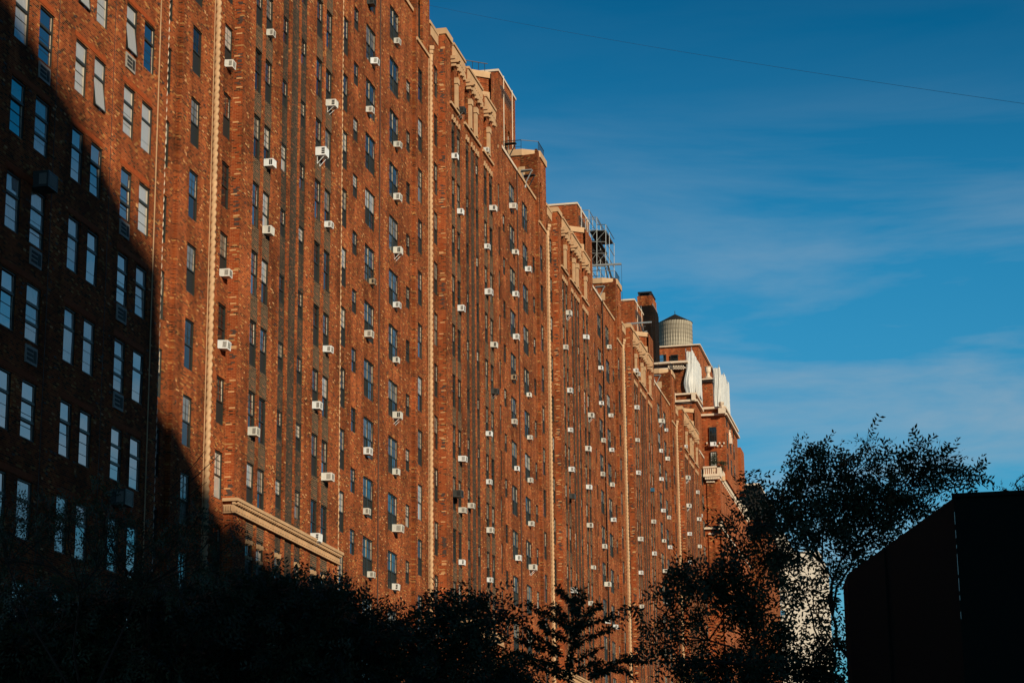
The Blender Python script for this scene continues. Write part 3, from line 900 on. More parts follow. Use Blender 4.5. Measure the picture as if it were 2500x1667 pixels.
for (px, zt, lb) in ((64.9, 24.35, 'dark boxy air conditioner in shade, upper one on the near left block'),
                     (72.75, 14.6, 'dark air conditioner low on the shaded near block, just above the branches')):
    ac = thing('air_conditioner', lb, 'air conditioner', (px, 30.6, zt - .62), 'window air conditioners')
    link('casing', ac_mesh('casing', M_ACD, True), ac).scale = (1.3, 1.3, 1.3)
    link('louvre', ac_mesh('louvre', M_LOUV, True), ac).scale = (1.3, 1.3, 1.3)


# ------------------------------------------------------------------ the tower at the far end
def far_tower():
    T = thing('corner_tower', 'ornate brick corner tower with pale stone balcony, cornices and urn at the row end', 'building', (272, 32, GZ))
    bx, by, bz = 272, 32, GZ

    def face(name, mat, xa, xb, y1, y2, X, X2, back=None):
        """block whose street-end face fills photo columns xa..xb between rows y1..y2 at distance X"""
        a = at(xa, y1, X); b = at(xb, y1, X); c = at(xb, y2, X)
        mb = MB(); mb.box(X - bx, X2 - bx, b.y - by, (a.y if back is None else back) - by, c.z - bz, a.z - bz)
        return build(mb, name, mat, T), (a, b, c)
    B2 = M_BRICK2
    face('lower_wall', B2, 1700, 1757, 1160, 3000, 272, 308, 48)
    face('middle_wall', B2, 1690, 1769, 1013, 1170, 277, 292.5, 47)
    face('end_wall', B2, 1730, 1808, 1095, 1200, 293, 297.5, 47)
    face('upper_wall', B2, 1600, 1697, 978, 1200, 270.5, 276.9, 46)
    # recessed panels on the lower return
    for xa, xb, y1, y2 in ((1726, 1751, 1178, 1283), (1730, 1752, 1305, 1500)):
        a = at(xa, y1, 271.9); b = at(xb, y2, 271.9)
        mb = MB(); mb.box(-.16, -.02, b.y - by, a.y - by, b.z - bz, a.z - bz); build(mb, 'brick_panel', M_BRICK, T)
    # pale bands
    def band(xa, xb, y, hpx, X, X2, d=.35, name='stone_band', mat=M_WSTONE):
        a = at(xa, y, X); b = at(xb, y, X); h = hpx * X / F_PX * 1.03
        mb = MB(); mb.box(X - bx - d, X2 - bx, b.y - by - d, a.y - by + 1.2, a.z - bz - h, a.z - bz)
        return build(mb, name, mat, T)
    band(1722, 1757, 1287, 5, 271.95, 308)
    band(1718, 1769, 1011, 5, 276.9, 292.7); band(1718, 1769, 994, 5, 276.9, 292.7, .2)
    face('parapet_wall', B2, 1700, 1768, 998, 1010, 277.2, 292)
    band(1643, 1697, 978, 5, 270.4, 276.9); band(1643, 1697, 961, 4, 270.4, 276.9, .2)
    face('parapet_wall', M_BRICK, 1643, 1696, 964, 978, 270.6, 277)
    for xs_ in (1644, 1693):
        a = at(xs_, 961, 270.2); mb = MB(); mb.box(-2.1, -1.6, a.y - by - .25, a.y - by + .25, a.z - bz - .9, a.z - bz + .1); build(mb, 'parapet_post', M_WSTONE, T)
    face('upper_wall', M_BRICK, 1636, 1672, 900, 962, 283.3, 300, 47)
    band(1592, 1671, 886, 5, 282.8, 300, .5); band(1600, 1670, 900, 3, 282.9, 300, .2)
    dn = MB()
    for i in range(10):
        a = at(1632 + i * 4, 893, 282.7); dn.box(a.x - bx, a.x - bx + .2, a.y - by - .06, a.y - by + .06, a.z - bz - .45, a.z - bz + .1)
    tag(build(dn, 'dentils', M_WSTONE, T), kind='stuff')
    face('dentil_frieze', M_DKB, 1592, 1669, 890, 900, 283.0, 300)
    # penthouse
    face('penthouse_wall', B2, 1600, 1705, 848, 905, 299, 330, 47)
    band(1600, 1706, 846, 3, 298.9, 330, .25)
    for xa, xb in ((1608, 1627), (1637, 1656)):
        a = at(xa, 866, 298.8); b = at(xb, 888, 298.8)
        mb = MB(); mb.box(0, .10, 0, a.y - b.y, 0, a.z - b.z)
        wo = build(mb, 'window', M_FRAME, T, (298.75 - bx, b.y - by, b.z - bz))
        pn = MB(); w_ = a.y - b.y; h = a.z - b.z
        for z0, z1 in ((.08, h * .48), (h * .54, h - .08)): pn.q((-.01, w_ - .08, z0), (-.01, .08, z0), (-.01, .08, z1), (-.01, w_ - .08, z1))
        build(pn, 'pane', G_SKY, wo)
    # stair shaft right of the first tarpaulin
    face('shaft_wall', B2, 1712, 1738, 932, 1002, 296, 310, 41)
    band(1711, 1741, 925, 3, 295.8, 310, .4); band(1712, 1739, 932, 2, 295.9, 310, .2); face('dentil_frieze', M_DKB, 1711, 1740, 927, 932, 295.7, 310)
    # urn
    p = at(1729, 923, 297)
    prof = [(.0, .55), (.12, .55), (.25, .35), (.5, .28), (.7, .22), (.85, .30), (1.0, .42), (1.4, .46), (1.62, .42), (1.7, .5), (1.78, .5)]
    u_ = MB(); n = 12
    for (z0, r0), (z1, r1) in zip(prof, prof[1:]):
        for i in range(n):
            a0, a1 = 2 * math.pi * i / n, 2 * math.pi * (i + 1) / n
            u_.q((r0 * math.cos(a0), r0 * math.sin(a0), z0), (r0 * math.cos(a1), r0 * math.sin(a1), z0), (r1 * math.cos(a1), r1 * math.sin(a1), z1), (r1 * math.cos(a0), r1 * math.sin(a0), z1))
    build(u_, 'stone_urn', M_WSTONE, T, (p.x - bx, p.y - by, p.z - bz)).scale = (.95, .95, .95)
    # carved corner pier, statue and lion masks
    for (px, py, X, w_, h) in ((1762, 981, 276.4, .9, 1.6), (1779, 1050, 282, .8, 1.9), (1807, 1105, 300, .8, 1.8), (1760, 1272, 271, .6, 1.0)):
        p = at(px, py, X)
        st = MB(); st.prism([(-w_ / 2, -w_ / 2), (w_ / 2, -w_ / 2), (w_ / 2, w_ / 2), (-w_ / 2, w_ / 2)], -h, -h * .55)
        for k_ in range(9):
            rr = w_ * random.uniform(.28, .5); z_ = -h * .55 + k_ * h * .06; ox, oy = random.uniform(-.1, .1), random.uniform(-.12, .12)
            st.prism([(ox + rr * math.cos(t), oy + rr * math.sin(t)) for t in np.linspace(0, 2 * math.pi, 7)[:-1]], z_, z_ + h * .06)
        build(st, 'carved_finial', M_WSTONE, T, (p.x - bx, p.y - by, p.z - bz))
    # windows on the middle return
    for (xa, xb, y1, y2, mat) in ((1731, 1750, 1042, 1078, G_DEEP), (1734, 1751, 1102, 1138, G_CUR)):
        a = at(xa, y1, 276.8); b = at(xb, y2, 276.8); w_ = a.y - b.y; h = a.z - b.z
        mb = MB(); t = .09
        mb.box(0, .12, 0, t, 0, h); mb.box(0, .12, w_ - t, w_, 0, h); mb.box(0, .12, t, w_ - t, 0, t); mb.box(0, .12, t, w_ - t, h - t, h)
        mb.box(0, .11, t, w_ - t, h * .5 - .05, h * .5 + .05)
        for j in (.33, .66): mb.box(.02, .09, w_ * j - .02, w_ * j + .02, t, h - t)
        wo = build(mb, 'window', M_FRAME, T, (276.78 - bx, b.y - by, b.z - bz))
        pn = MB(); pn.q((.05, w_ - t, t), (.05, t, t), (.05, t, h - t), (.05, w_ - t, h - t)); build(pn, 'pane', mat, wo)
    dots = MB()
    for i in range(9):
        a = at(1726 + i * 5.2, 1081 + (i % 2) * 7, 276.9); dots.box(-.14 + a.x - bx, a.x - bx + .1, a.y - by - .08, a.y - by + .08, a.z - bz - .12, a.z - bz + .12)
    build(dots, 'ornament_dots', M_WSTONE, T)
    # balcony with balusters
    a = at(1716, 1138, 271.2); b = at(1752, 1138, 271.2); zb = at(1716, 1163, 271.2).z
    mb = MB(); X0 = -.8; X1 = 36
    ht = a.z - zb
    mb.box(X0, X1, b.y - by - .3, a.y - by, zb - bz, zb - bz + ht * .25)
    mb.box(X0, X0 + .4, b.y - by - .3, a.y - by, zb - bz + ht * .84, a.z - bz)
    mb.box(X0, X1, b.y - by - .3, b.y - by + .1, zb - bz + ht * .25, a.z - bz)
    build(mb, 'balcony', M_WSTONE, T)
    bm = MB(); bm.box(-.1, .1, -.075, .075, 0, ht * .62); me_b = bm.mesh('baluster', M_WSTONE)
    n = 7
    for i in range(n):
        link('baluster', me_b, T, (X0 + .2, b.y - by + (a.y - b.y) * (i + .5) / n, zb - bz + ht * .24))
    dn = MB()
    for i in range(8): y_ = b.y - by - .2 + (a.y - b.y) * (i + .5) / 8; dn.box(X0 + .1, X0 + .5, y_ - .1, y_ + .1, zb - bz - .35, zb - bz)
    for i in range(23): dn.box(.5 + i * 1.5, 1.2 + i * 1.5, b.y - by - .22, b.y - by + .3, zb - bz - .35, zb - bz)
    build(dn, 'dentil', M_WSTONE, T)
    # scallops at the head of the return panels
    for (x0, n_, py, X) in ((1724, 3, 1177, 271.8), (1729, 2, 1304, 271.8)):
        sc = MB()
        for i in range(n_):
            c = at(x0 + 4 + i * 7.2, py, X); k_ = 6; rr = .19
            pts = [(c.y - by + rr * math.cos(math.pi * j / k_), c.z - bz + rr * 1.3 * math.sin(math.pi * j / k_)) for j in range(k_ + 1)]
            sc.t(*[(-.35, y_, z_) for y_, z_ in reversed(pts)])
            for (ya, za), (yb, zb_) in zip(pts, pts[1:]): sc.q((-.35, ya, za), (-.35, yb, zb_), (-.1, yb, zb_), (-.1, ya, za))
        build(sc, 'scallop_trim', M_WSTONE, T)
    # stone piers and windows of the street front
    p = at(1757, 1308, 271.8)
    for i in range(9):
        mb = MB(); mb.box(i * 4.0, i * 4.0 + .55, p.y - by - .16, p.y - by - .01, 0, p.z - bz); build(mb, 'stone_pier', M_WSTONE, T)
        for k_ in range(14):
            if i < 8:
                z_ = 20 + k_ * FLOOR
                if z_ + 2 < zb - bz: window(T, i * 4 + 1.2, p.y - by - .08, z_, 1.5, 2.1, 'double')
    p2 = at(1769, 1014, 277)
    for i in range(3):
        for k_ in range(3):
            window(T, 6.5 + i * 4, p2.y - by - .06, a.z - bz + 1 + k_ * 2.9, 1.1, 2.0)
    # dark plants on the balcony
    return T


far_tower()
a1 = at(1735, 1080, 276.7); b1 = at(1749, 1089, 276.7)
mb = MB(); mb.box(-.5, 0, b1.y - a1.y, 0, -(a1.z - b1.z), 0)
t_ = thing('air_conditioner', 'white through-wall air conditioner below the tower window, above the balcony', 'air conditioner', tuple(a1), 'window air conditioners')
build(mb, 'casing', M_ACW, t_)
mb = MB()
for i in range(4): mb.box(-.52, -.50, (b1.y - a1.y) * .92, (b1.y - a1.y) * .66, -.12 - i * .1, -.06 - i * .1)
build(mb, 'louvre', M_SLOT, t_)


# ------------------------------------------------------------------ leaves and trees
def leaf_cloud(centers, leaf, n_per, droop=.35, aspect=.38, frond=True):
    """centers: array (k, 4) of x, y, z, radius. Leaflets in fronds of about 9, filling each ball unevenly."""
    V = []
    for (cx, cy, cz, r) in centers:
        nf = max(3, int(n_per * (r ** 2)))
        d = rng.normal(size=(nf, 3)); d /= np.linalg.norm(d, axis=1)[:, None]
        rad = r * rng.random(nf) ** .45
        base = np.array([cx, cy, cz]) + d * rad[:, None] * np.array([1, 1, .85])
        ax = d + rng.normal(size=(nf, 3)) * .6; ax[:, 2] -= droop
        ax /= np.linalg.norm(ax, axis=1)[:, None]
        side = np.cross(ax, rng.normal(size=(nf, 3))); side /= np.linalg.norm(side, axis=1)[:, None]
        if frond:
            L_ = leaf * rng.uniform(2.5, 4.5, nf)
            for j in range(5):
                for sgn in (-1, 1):
                    p = base + ax * (L_ * (j + .6) / 5)[:, None]; p[:, 2] -= .12 * L_ * (j / 5) ** 2
                    dr = side * sgn * .85 + ax * .5 + rng.normal(size=(nf, 3)) * .22; dr /= np.linalg.norm(dr, axis=1)[:, None]
                    wv = np.cross(dr, np.cross(ax, side)); wv /= np.linalg.norm(wv, axis=1)[:, None] + 1e-9
                    ll = leaf * rng.uniform(.7, 1.2, nf)[:, None]
                    V.append(np.stack([p, p + dr * ll * .5 + wv * ll * aspect * .5, p + dr * ll, p + dr * ll * .5 - wv * ll * aspect * .5], 1))
        else:
            wv = np.cross(ax, side); ll = leaf * rng.uniform(.7, 1.3, nf)[:, None]
            p = base
            V.append(np.stack([p, p + ax * ll * .5 + wv * ll * aspect * .5, p + ax * ll, p + ax * ll * .5 - wv * ll * aspect * .5], 1))
    V = np.concatenate(V).reshape(-1, 3)
    F = np.arange(len(V)).reshape(-1, 4)
    return V, F


def tree(name, label, base, balls, leaf, n_per, group='street trees in shade', mat=M_LEAF, jitter=.8, trunk=.16, cat='tree', frond=True, twigs=True, droop=.35):
    T = thing(name, label, cat, tuple(base), group)
    B = np.array([(b[0] - base[0], b[1] - base[1], b[2] - base[2], b[3]) for b in balls])
    B[:, 0] += rng.normal(size=len(B)) * jitter
    V, F = leaf_cloud(B, leaf, n_per, frond=frond, droop=droop)
    link('crown', np_mesh('crown', V, F, mat), T)
    tb = MB()
    top = B[:, 2].max()
    c = B[:, :3].mean(0)
    fork = Vector((c[0] * .5, c[1] * .5, max(2.0, B[:, 2].min() - 1.5)))
    tb.bar((0, 0, -.1), tuple(fork), trunk * 1.3, 9, trunk)
    build(tb, 'trunk', M_BARK, T)
    lb = MB()
    nodes = [(fork, 0.0)]
    order = sorted(B.tolist(), key=lambda q: (Vector(q[:3]) - fork).length)
    far_ = (Vector(order[-1][:3]) - fork).length
    for x, y, z, r in order:
        e = Vector((x, y, z)); de = (e - fork).length
        prev_, dp_ = min(nodes, key=lambda n_: (n_[0] - e).length + .35 * n_[1] + (0 if n_[1] < de else 5))
        dn_ = dp_ + (e - prev_).length; nodes.append((e, dn_))
        mid = prev_.lerp(e, .5) + Vector((random.uniform(-.1, .1), random.uniform(-.1, .1), random.uniform(0, .12))) * (e - prev_).length
        ra = trunk * (.40 * (1 - min(1, dp_ / (far_ * 1.6))) ** 1.6 + .03); rb = trunk * (.40 * (1 - min(1, dn_ / (far_ * 1.6))) ** 1.6 + .02)
        lb.bar(tuple(prev_), tuple(mid), ra, 5, (ra + rb) / 2); lb.bar(tuple(mid), tuple(e), (ra + rb) / 2, 5, rb)
        if twigs:
            for _ in range(4):
                d = Vector((random.gauss(0, 1), random.gauss(0, 1), random.gauss(.2, 1))).normalized() * r * random.uniform(.6, 1.0)
                lb.bar(tuple(mid.lerp(e, random.uniform(.5, 1))), tuple(e + d), trunk * .08, 4, trunk * .03)
    build(lb, 'branches', M_BARK, T)
    return T


def balls_px(lst, ox, oy, sc, X, shrink=.85):
    out_ = []
    for x, y, r in lst:
        p = at(ox + x * sc, oy + y * sc, X)
        out_.append((p.x, p.y, p.z, r * sc * X / F_PX * shrink))
    return out_


T1 = [(270, 270, 75), (210, 300, 45), (350, 250, 60), (640, 200, 45), (690, 260, 50), (430, 380, 130), (560, 360, 100), (620, 460, 140), (760, 330, 90), (930, 240, 60), (880, 290, 60), (850, 420, 130), (1000, 300, 70),
      (1090, 330, 80), (1180, 390, 60), (1235, 360, 40), (1090, 430, 70), (300, 450, 110), (300, 600, 130), (520, 600, 160), (720, 600, 140), (900, 530, 90), (960, 590, 60), (120, 560, 90), (60, 470, 55), (150, 460, 50),
      (400, 740, 120), (580, 760, 110), (700, 720, 80), (200, 690, 90), (60, 650, 60), (480, 880, 60), (560, 900, 50), (380, 900, 50), (390, 1030, 50), (440, 1000, 40), (430, 1180, 45), (420, 1300, 60), (460, 1350, 60), (230, 820, 60), (130, 780, 60)]
X = 52.0
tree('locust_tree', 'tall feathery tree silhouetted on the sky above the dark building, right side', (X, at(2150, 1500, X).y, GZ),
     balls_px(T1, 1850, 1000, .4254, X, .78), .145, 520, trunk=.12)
T2 = [(560, 680, 60), (500, 700, 45), (430, 720, 50), (350, 760, 40), (650, 730, 70), (600, 780, 60), (380, 870, 45), (450, 900, 50), (600, 850, 70), (720, 820, 90), (850, 780, 90), (900, 900, 120), (880, 700, 70), (820, 600, 45), (870, 570, 40), (860, 390, 50), (920, 440, 50),
      (960, 190, 45), (1030, 230, 50), (1080, 180, 40), (1000, 560, 80), (1100, 440, 70), (1080, 320, 60), (1170, 280, 60), (1200, 600, 90), (1150, 750, 80), (320, 1060, 50), (250, 1080, 45), (420, 1040, 55), (550, 1060, 70), (650, 1100, 60), (280, 1190, 50), (240, 1280, 40), (400, 1240, 60), (480, 1330, 70), (520, 1420, 70), (430, 1440, 40), (600, 1480, 70),
      (700, 1250, 60), (760, 1400, 110), (700, 1500, 90), (950, 1300, 110), (1000, 1450, 110), (1150, 1500, 110), (1100, 1200, 100), (1250, 1300, 90), (1300, 1420, 110), (1450, 1400, 100), (1500, 1500, 110), (1600, 1450, 80), (1650, 1500, 60), (1060, 960, 80), (980, 1050, 90), (850, 1020, 60), (1280, 640, 70), (1250, 860, 50), (1380, 860, 60), (1420, 760, 50), (1350, 1000, 45), (1300, 1130, 60), (1150, 1080, 60), (1480, 1080, 50), (1600, 1230, 50), (1550, 1320, 70)]
X = 46.0
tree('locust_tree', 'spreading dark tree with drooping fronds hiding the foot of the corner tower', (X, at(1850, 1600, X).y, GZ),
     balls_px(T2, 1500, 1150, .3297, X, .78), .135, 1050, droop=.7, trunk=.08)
T4 = [(540, 640, 45), (520, 700, 40), (580, 720, 45), (680, 690, 40), (640, 660, 25), (780, 640, 45), (760, 700, 45), (820, 740, 55), (700, 800, 70), (640, 840, 50), (930, 720, 60), (1010, 690, 50), (1060, 680, 30), (1150, 740, 22), (1180, 770, 18), (900, 830, 60), (1000, 800, 50), (1100, 850, 30), (1150, 860, 18),
      (560, 870, 50), (480, 900, 45), (440, 830, 35), (420, 760, 30), (600, 950, 50), (750, 900, 60), (850, 930, 55), (950, 960, 50), (1050, 920, 35), (1110, 930, 25), (500, 990, 50), (680, 1000, 60), (900, 1060, 60), (1000, 1080, 60), (1080, 1120, 50)]
X = 38.0
tree('sumac_tree', 'dark tree with hanging narrow leaves before the second bay, left of the spiky one', (X, at(1120, 1600, X).y, GZ),
     balls_px(T4, 900, 1250, .2976, X, .92), .12, 1500, droop=1.3, jitter=.4, trunk=.07)
# spiky tree: long leafy arms
X = 40.0
arms = [[(1545, 625), (1600, 690), (1660, 740), (1700, 860)], [(1760, 650), (1745, 740), (1720, 850)], [(1700, 650), (1690, 760), (1700, 850)], [(1910, 770), (1850, 790), (1760, 860)], [(1290, 740), (1340, 790), (1500, 850), (1650, 960)], [(1480, 770), (1540, 790), (1620, 900)],
        [(2010, 855), (1930, 880), (1850, 900), (1700, 960)], [(1985, 960), (1900, 985), (1800, 1030), (1680, 1100)], [(1300, 940), (1330, 1000), (1400, 1050), (1550, 1110)], [(1240, 1050), (1330, 1080), (1450, 1130), (1600, 1180)], [(1420, 890), (1460, 980), (1560, 1020), (1680, 1080)],
        [(1890, 1120), (1820, 1150), (1700, 1230)], [(2290, 1220), (2200, 1225), (2100, 1200), (1950, 1280), (1800, 1330)], [(2180, 1360), (2100, 1290), (1950, 1300), (1800, 1370)], [(1190, 1150), (1280, 1180), (1450, 1220), (1600, 1300)], [(1330, 1230), (1450, 1290), (1600, 1350)],
        [(1700, 860), (1690, 1000), (1680, 1100), (1650, 1250), (1640, 1400)], [(1600, 870), (1650, 960), (1700, 1050)], [(1780, 870), (1740, 930), (1700, 1000)], [(1900, 1230), (1800, 1260), (1680, 1330)]]
base = Vector((X, at(1400, 1600, X).y, GZ))
Tn = thing('sumac_tree', 'spiky dark tree with long feathery arms before the third bay', 'tree', tuple(base), 'street trees in shade')
bl_ = []; lb = MB(); s = .2976
for arm in arms:
    xo = random.uniform(-.4, .4)
    P = [at(900 + x * s, 1250 + y * s, X + xo * (1 - i / len(arm))) - base for i, (x, y) in enumerate(arm)]
    for p, q in zip(P, P[1:]):
        lb.bar(tuple(p), tuple(q), .010, 5, .02)
        n = max(2, int((q - p).length / .045))
        for i in range(n):
            c = p.lerp(q, i / n); bl_.append((c.x, c.y, c.z + .02, random.uniform(.03, .07)))
V, F = leaf_cloud(bl_, .085, 7000, frond=False, aspect=.42, droop=.3)
link('crown', np_mesh('crown', V, F, M_LEAF), Tn)
lb.bar((0, 0, -.1), (at(900 + 1640 * s, 1250 + 1400 * s, X) - base), .13, 8, .05)
build(lb, 'trunk', M_BARK, Tn)
# dark mass lower left: three dense trees side by side
cont = [(0, 1440), (100, 1440), (250, 1440), (400, 1425), (480, 1402), (572, 1412), (668, 1395), (725, 1415), (783, 1412), (840, 1440), (897, 1468), (955, 1488), (1012, 1528), (1078, 1570), (1153, 1592), (1242, 1612), (1330, 1650)]
cx_ = [c[0] for c in cont]; cy_ = [c[1] for c in cont]
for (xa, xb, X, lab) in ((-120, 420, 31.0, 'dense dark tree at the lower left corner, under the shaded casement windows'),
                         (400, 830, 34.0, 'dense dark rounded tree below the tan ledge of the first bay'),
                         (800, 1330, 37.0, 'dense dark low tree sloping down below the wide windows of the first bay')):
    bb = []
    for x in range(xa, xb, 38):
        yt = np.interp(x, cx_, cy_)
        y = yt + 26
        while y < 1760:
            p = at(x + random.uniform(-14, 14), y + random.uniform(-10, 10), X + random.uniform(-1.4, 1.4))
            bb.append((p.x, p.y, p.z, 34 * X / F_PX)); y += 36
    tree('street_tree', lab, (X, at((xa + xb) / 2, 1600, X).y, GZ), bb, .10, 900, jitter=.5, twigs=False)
# sparse twiggy tree at far left
bb = []
for _ in range(60):
    x, y = random.uniform(-40, 560), random.uniform(1190, 1460)
    if y < 1230 + (x - 60) * .05 and random.random() < .6: continue
    p = at(x, y, 28 + random.uniform(-1.5, 1.5)); bb.append((p.x, p.y, p.z, random.uniform(20, 44) * 28 / F_PX))
tw = tree('street_tree', 'thin twiggy tree veiling the lowest shaded windows at the left edge', (28, at(200, 1600, 28).y, GZ), bb, .055, 700, jitter=.4, trunk=.05)
tg = MB()
for (pts) in ([(410, 1215), (470, 1170), (540, 1105)], [(420, 1190), (478, 1128), (500, 1100)], [(380, 1300), (430, 1235), (505, 1175)], [(300, 1420), (360, 1330), (420, 1210)], [(560, 1330), (500, 1380), (420, 1430)], [(250, 1450), (330, 1350), (400, 1230)]):
    P = [at(x, y, 28) - tw.location for x, y in pts]
    for p, q in zip(P, P[1:]): tg.bar(tuple(q), tuple(p), .004, 4, .008)
build(tg, 'bare_twigs', M_BARK, tw)
# small tree past the dark building and the sunlit one down the street
X = 75.0
tree('locust_tree', 'tip of a distant tree showing over the dark building at the right edge', (X, at(2480, 1500, X).y, GZ),
     balls_px([(2435, 1203, 10), (2448, 1196, 9), (2468, 1200, 10), (2478, 1186, 12), (2492, 1190, 14), (2500, 1168, 12), (2510, 1180, 22), (2490, 1215, 25), (2530, 1220, 40)], 0, 0, 1, X, .9), .12, 120, jitter=.3)
X = 150.0
bb = []
for i in range(24):
    p = at(random.uniform(1620, 1830), random.uniform(1648, 1720), X + random.uniform(-3, 3)); bb.append((p.x, p.y, p.z, random.uniform(.5, .9)))
tree('street_tree', 'green sunlit treetop at the bottom edge, beneath the corner tower', (X, at(1720, 1700, X).y, GZ), bb, .16, 60, mat=M_LEAFG, twigs=False)

# ------------------------------------------------------------------ plants on the balcony
for (px, py, w_, h) in ((1741, 1120, .55, 1.5), (1764, 1140, .5, 1.5)):
    p = at(px, py, 273.6)
    bs = [(p.x + random.gauss(0, .15), p.y + random.gauss(0, .25), p.z + random.uniform(-h / 2, h / 2), .35) for _ in range(14)]
    T = thing('balcony_shrub', 'dark clipped shrub on the pale balcony, %s' % ('before the white blind' if px < 1750 else 'at the balcony corner'), 'shrub', (p.x, p.y, p.z - h), 'shrubs on the balcony')
    V, F = leaf_cloud([(a - p.x, b - p.y, c - p.z + h, r) for a, b, c, r in bs], .10, 900, frond=False, aspect=.6)
    link('foliage', np_mesh('foliage', V, F, M_LEAF), T)
    mb = MB(); mb.prism([(.3 * math.cos(t), .3 * math.sin(t)) for t in np.linspace(0, 2 * math.pi, 9)[:-1]], -.3, .3); build(mb, 'planter', M_STONE, T)


# ------------------------------------------------------------------ tarpaulins (draped sheets with folds)
def tarp(label, X0, X1, xl, xr, ytop, ybot, bulge, jag):
    """netting hung round a scaffold: one face towards the camera end, one along the street, in vertical folds"""
    a = at(xl, ytop, X0); b = at(xr, ytop, X0); z0 = at(xr, ybot, X0).z
    T = thing('tarpaulin', label, 'tarpaulin', (X0, b.y, z0), 'white tarpaulins on the tower')
    H = a.z - z0; W_ = a.y - b.y; Lx = X1 - X0
    path = [(0, W_ * (1 - i / 9)) for i in range(10)] + [(Lx * (i + 1) / 34, 0) for i in range(34)]
    nz_ = 24; mb = MB(); G = []
    hs = []; cur = 0
    for j, (x, y) in enumerate(path):
        if j > 9 and (j - 10) % 7 == 0: cur = random.uniform(-jag, jag * .4)
        hs.append(H + (cur if j > 9 else random.uniform(-.1, .15)) + random.uniform(-.04, .04))
    for i in range(nz_ + 1):
        t = i / nz_; row = []
        for j, (x, y) in enumerate(path):
            z = hs[j] * t
            f = .07 * math.sin(j * 2.1 + .5 * math.sin(t * 5)) + .04 * math.sin(j * .9 + t * 4) + random.uniform(-.012, .012)
            bz = bulge * math.exp(-((t - .34) / .22) ** 2)
            if j <= 9: row.append((x - abs(f) - bz * .8 * (1 - abs(j - 4) / 6), y + (bz * (1 - j / 9)), z))
            else: row.append((x, y - abs(f), z))
        G.append(row)
    for i in range(nz_):
        for j in range(len(path) - 1):
            mb.q(G[i][j], G[i][j + 1], G[i + 1][j + 1], G[i + 1][j])
    me = mb.mesh('sheet', M_TARP)
    so = link('sheet', me, T); md = so.modifiers.new('thickness', 'SOLIDIFY'); md.thickness = .03; md.offset = 1
    for j in (0, 9, 15, 21, 27, 33, 39):
        x, y = path[min(j, len(path) - 1)]
        pb_ = MB(); pb_.bar((x + .12, y + .12, 0), (x + .12, y + .12, hs[min(j, len(hs) - 1)] + random.uniform(.2, .7)), .05, 5)
        build(pb_, 'scaffold_pole', M_ALU, T)
    for k_ in (.3, .6, .9):
        lg_ = MB(); lg_.bar((.15, W_, H * k_), (.15, .2, H * k_), .045, 5); lg_.bar((.15, .2, H * k_), (Lx, .2, H * k_), .045, 5); build(lg_, 'ledger', M_ALU, T)


tarp('white tarpaulin wrapped round a scaffold on the tower, left of the urn', 283.0, 292.5, 1676, 1690, 858, 975, .45, .35)
tarp('tall white pleated tarpaulin against the sky, right of the urn', 281.0, 292.0, 1742, 1757, 898, 1003, .05, .7)


# ------------------------------------------------------------------ water tank
def wood_mat():
    mt, N, L, b = new_mat('weathered_tank_staves')
    tc = N.new('ShaderNodeTexCoord'); mp = N.new('ShaderNodeMapping'); mp.inputs['Scale'].default_value = (2.2, 2.2, .16)
    L.new(tc.outputs['Object'], mp.inputs[0])
    nz = N.new('ShaderNodeTexNoise'); nz.inputs['Scale'].default_value = 1.6; nz.inputs['Detail'].default_value = 6
    L.new(mp.outputs[0], nz.inputs['Vector'])
    cr = N.new('ShaderNodeValToRGB'); cr.color_ramp.elements[0].position = .36; cr.color_ramp.elements[1].position = .66
    cr.color_ramp.elements[0].color = (.15, .12, .085, 1); cr.color_ramp.elements[1].color = (.62, .55, .43, 1)
    L.new(nz.outputs[0], cr.inputs[0]); L.new(cr.outputs[0], b.inputs['Base Color']); b.inputs['Roughness'].default_value = .85
    return mt


X = 322.0
c1 = at(1602, 782, X); c2 = at(1684, 782, X); cb = at(1648, 868, X); ctop = at(1648, 778, X); cap = at(1637, 756, X)
R_ = (c1.y - c2.y) / 2; H_ = ctop.z - cb.z
wt = thing('water_tank', 'weathered wooden rooftop water tank with dark conical roof', 'water tank', (X + R_, (c1.y + c2.y) / 2, cb.z))
MW = wood_mat()
NS = 40
sv = MB()
a0 = 2 * math.pi / NS
for z0, r0, z1, r1 in ((0, R_, H_, R_ * .985),):
    sv.prism([(R_ - .12, -R_ * a0 * .46), (R_, -R_ * a0 * .46), (R_ + .03, 0), (R_, R_ * a0 * .46), (R_ - .12, R_ * a0 * .46)], 0, H_)
sm = sv.mesh('stave', MW)
for i in range(NS):
    s_ = link('stave', sm, wt); s_.rotation_euler = (0, 0, i * a0 + random.uniform(-.004, .004))
core = MB(); core.prism([((R_ - .14) * math.cos(t), (R_ - .14) * math.sin(t)) for t in np.linspace(0, 2 * math.pi, 41)[:-1]], .02, H_ - .02)
build(core, 'tank_lining', M_SLOT, wt)
hp = MB(); hp_n = 40
for i in range(hp_n):
    p0, p1 = 2 * math.pi * i / hp_n, 2 * math.pi * (i + 1) / hp_n; rr = R_ + .035
    hp.bar((rr * math.cos(p0), rr * math.sin(p0), 0), (rr * math.cos(p1), rr * math.sin(p1), 0), .018, 4)
hm = hp.mesh('hoop', M_IRON)
for i in range(9): link('hoop', hm, wt, (0, 0, H_ * (.06 + (i / 8.6) ** 1.15 * .88)))
rf = MB(); nn = 24; rr = R_ * 1.05; az_ = cap.z - cb.z
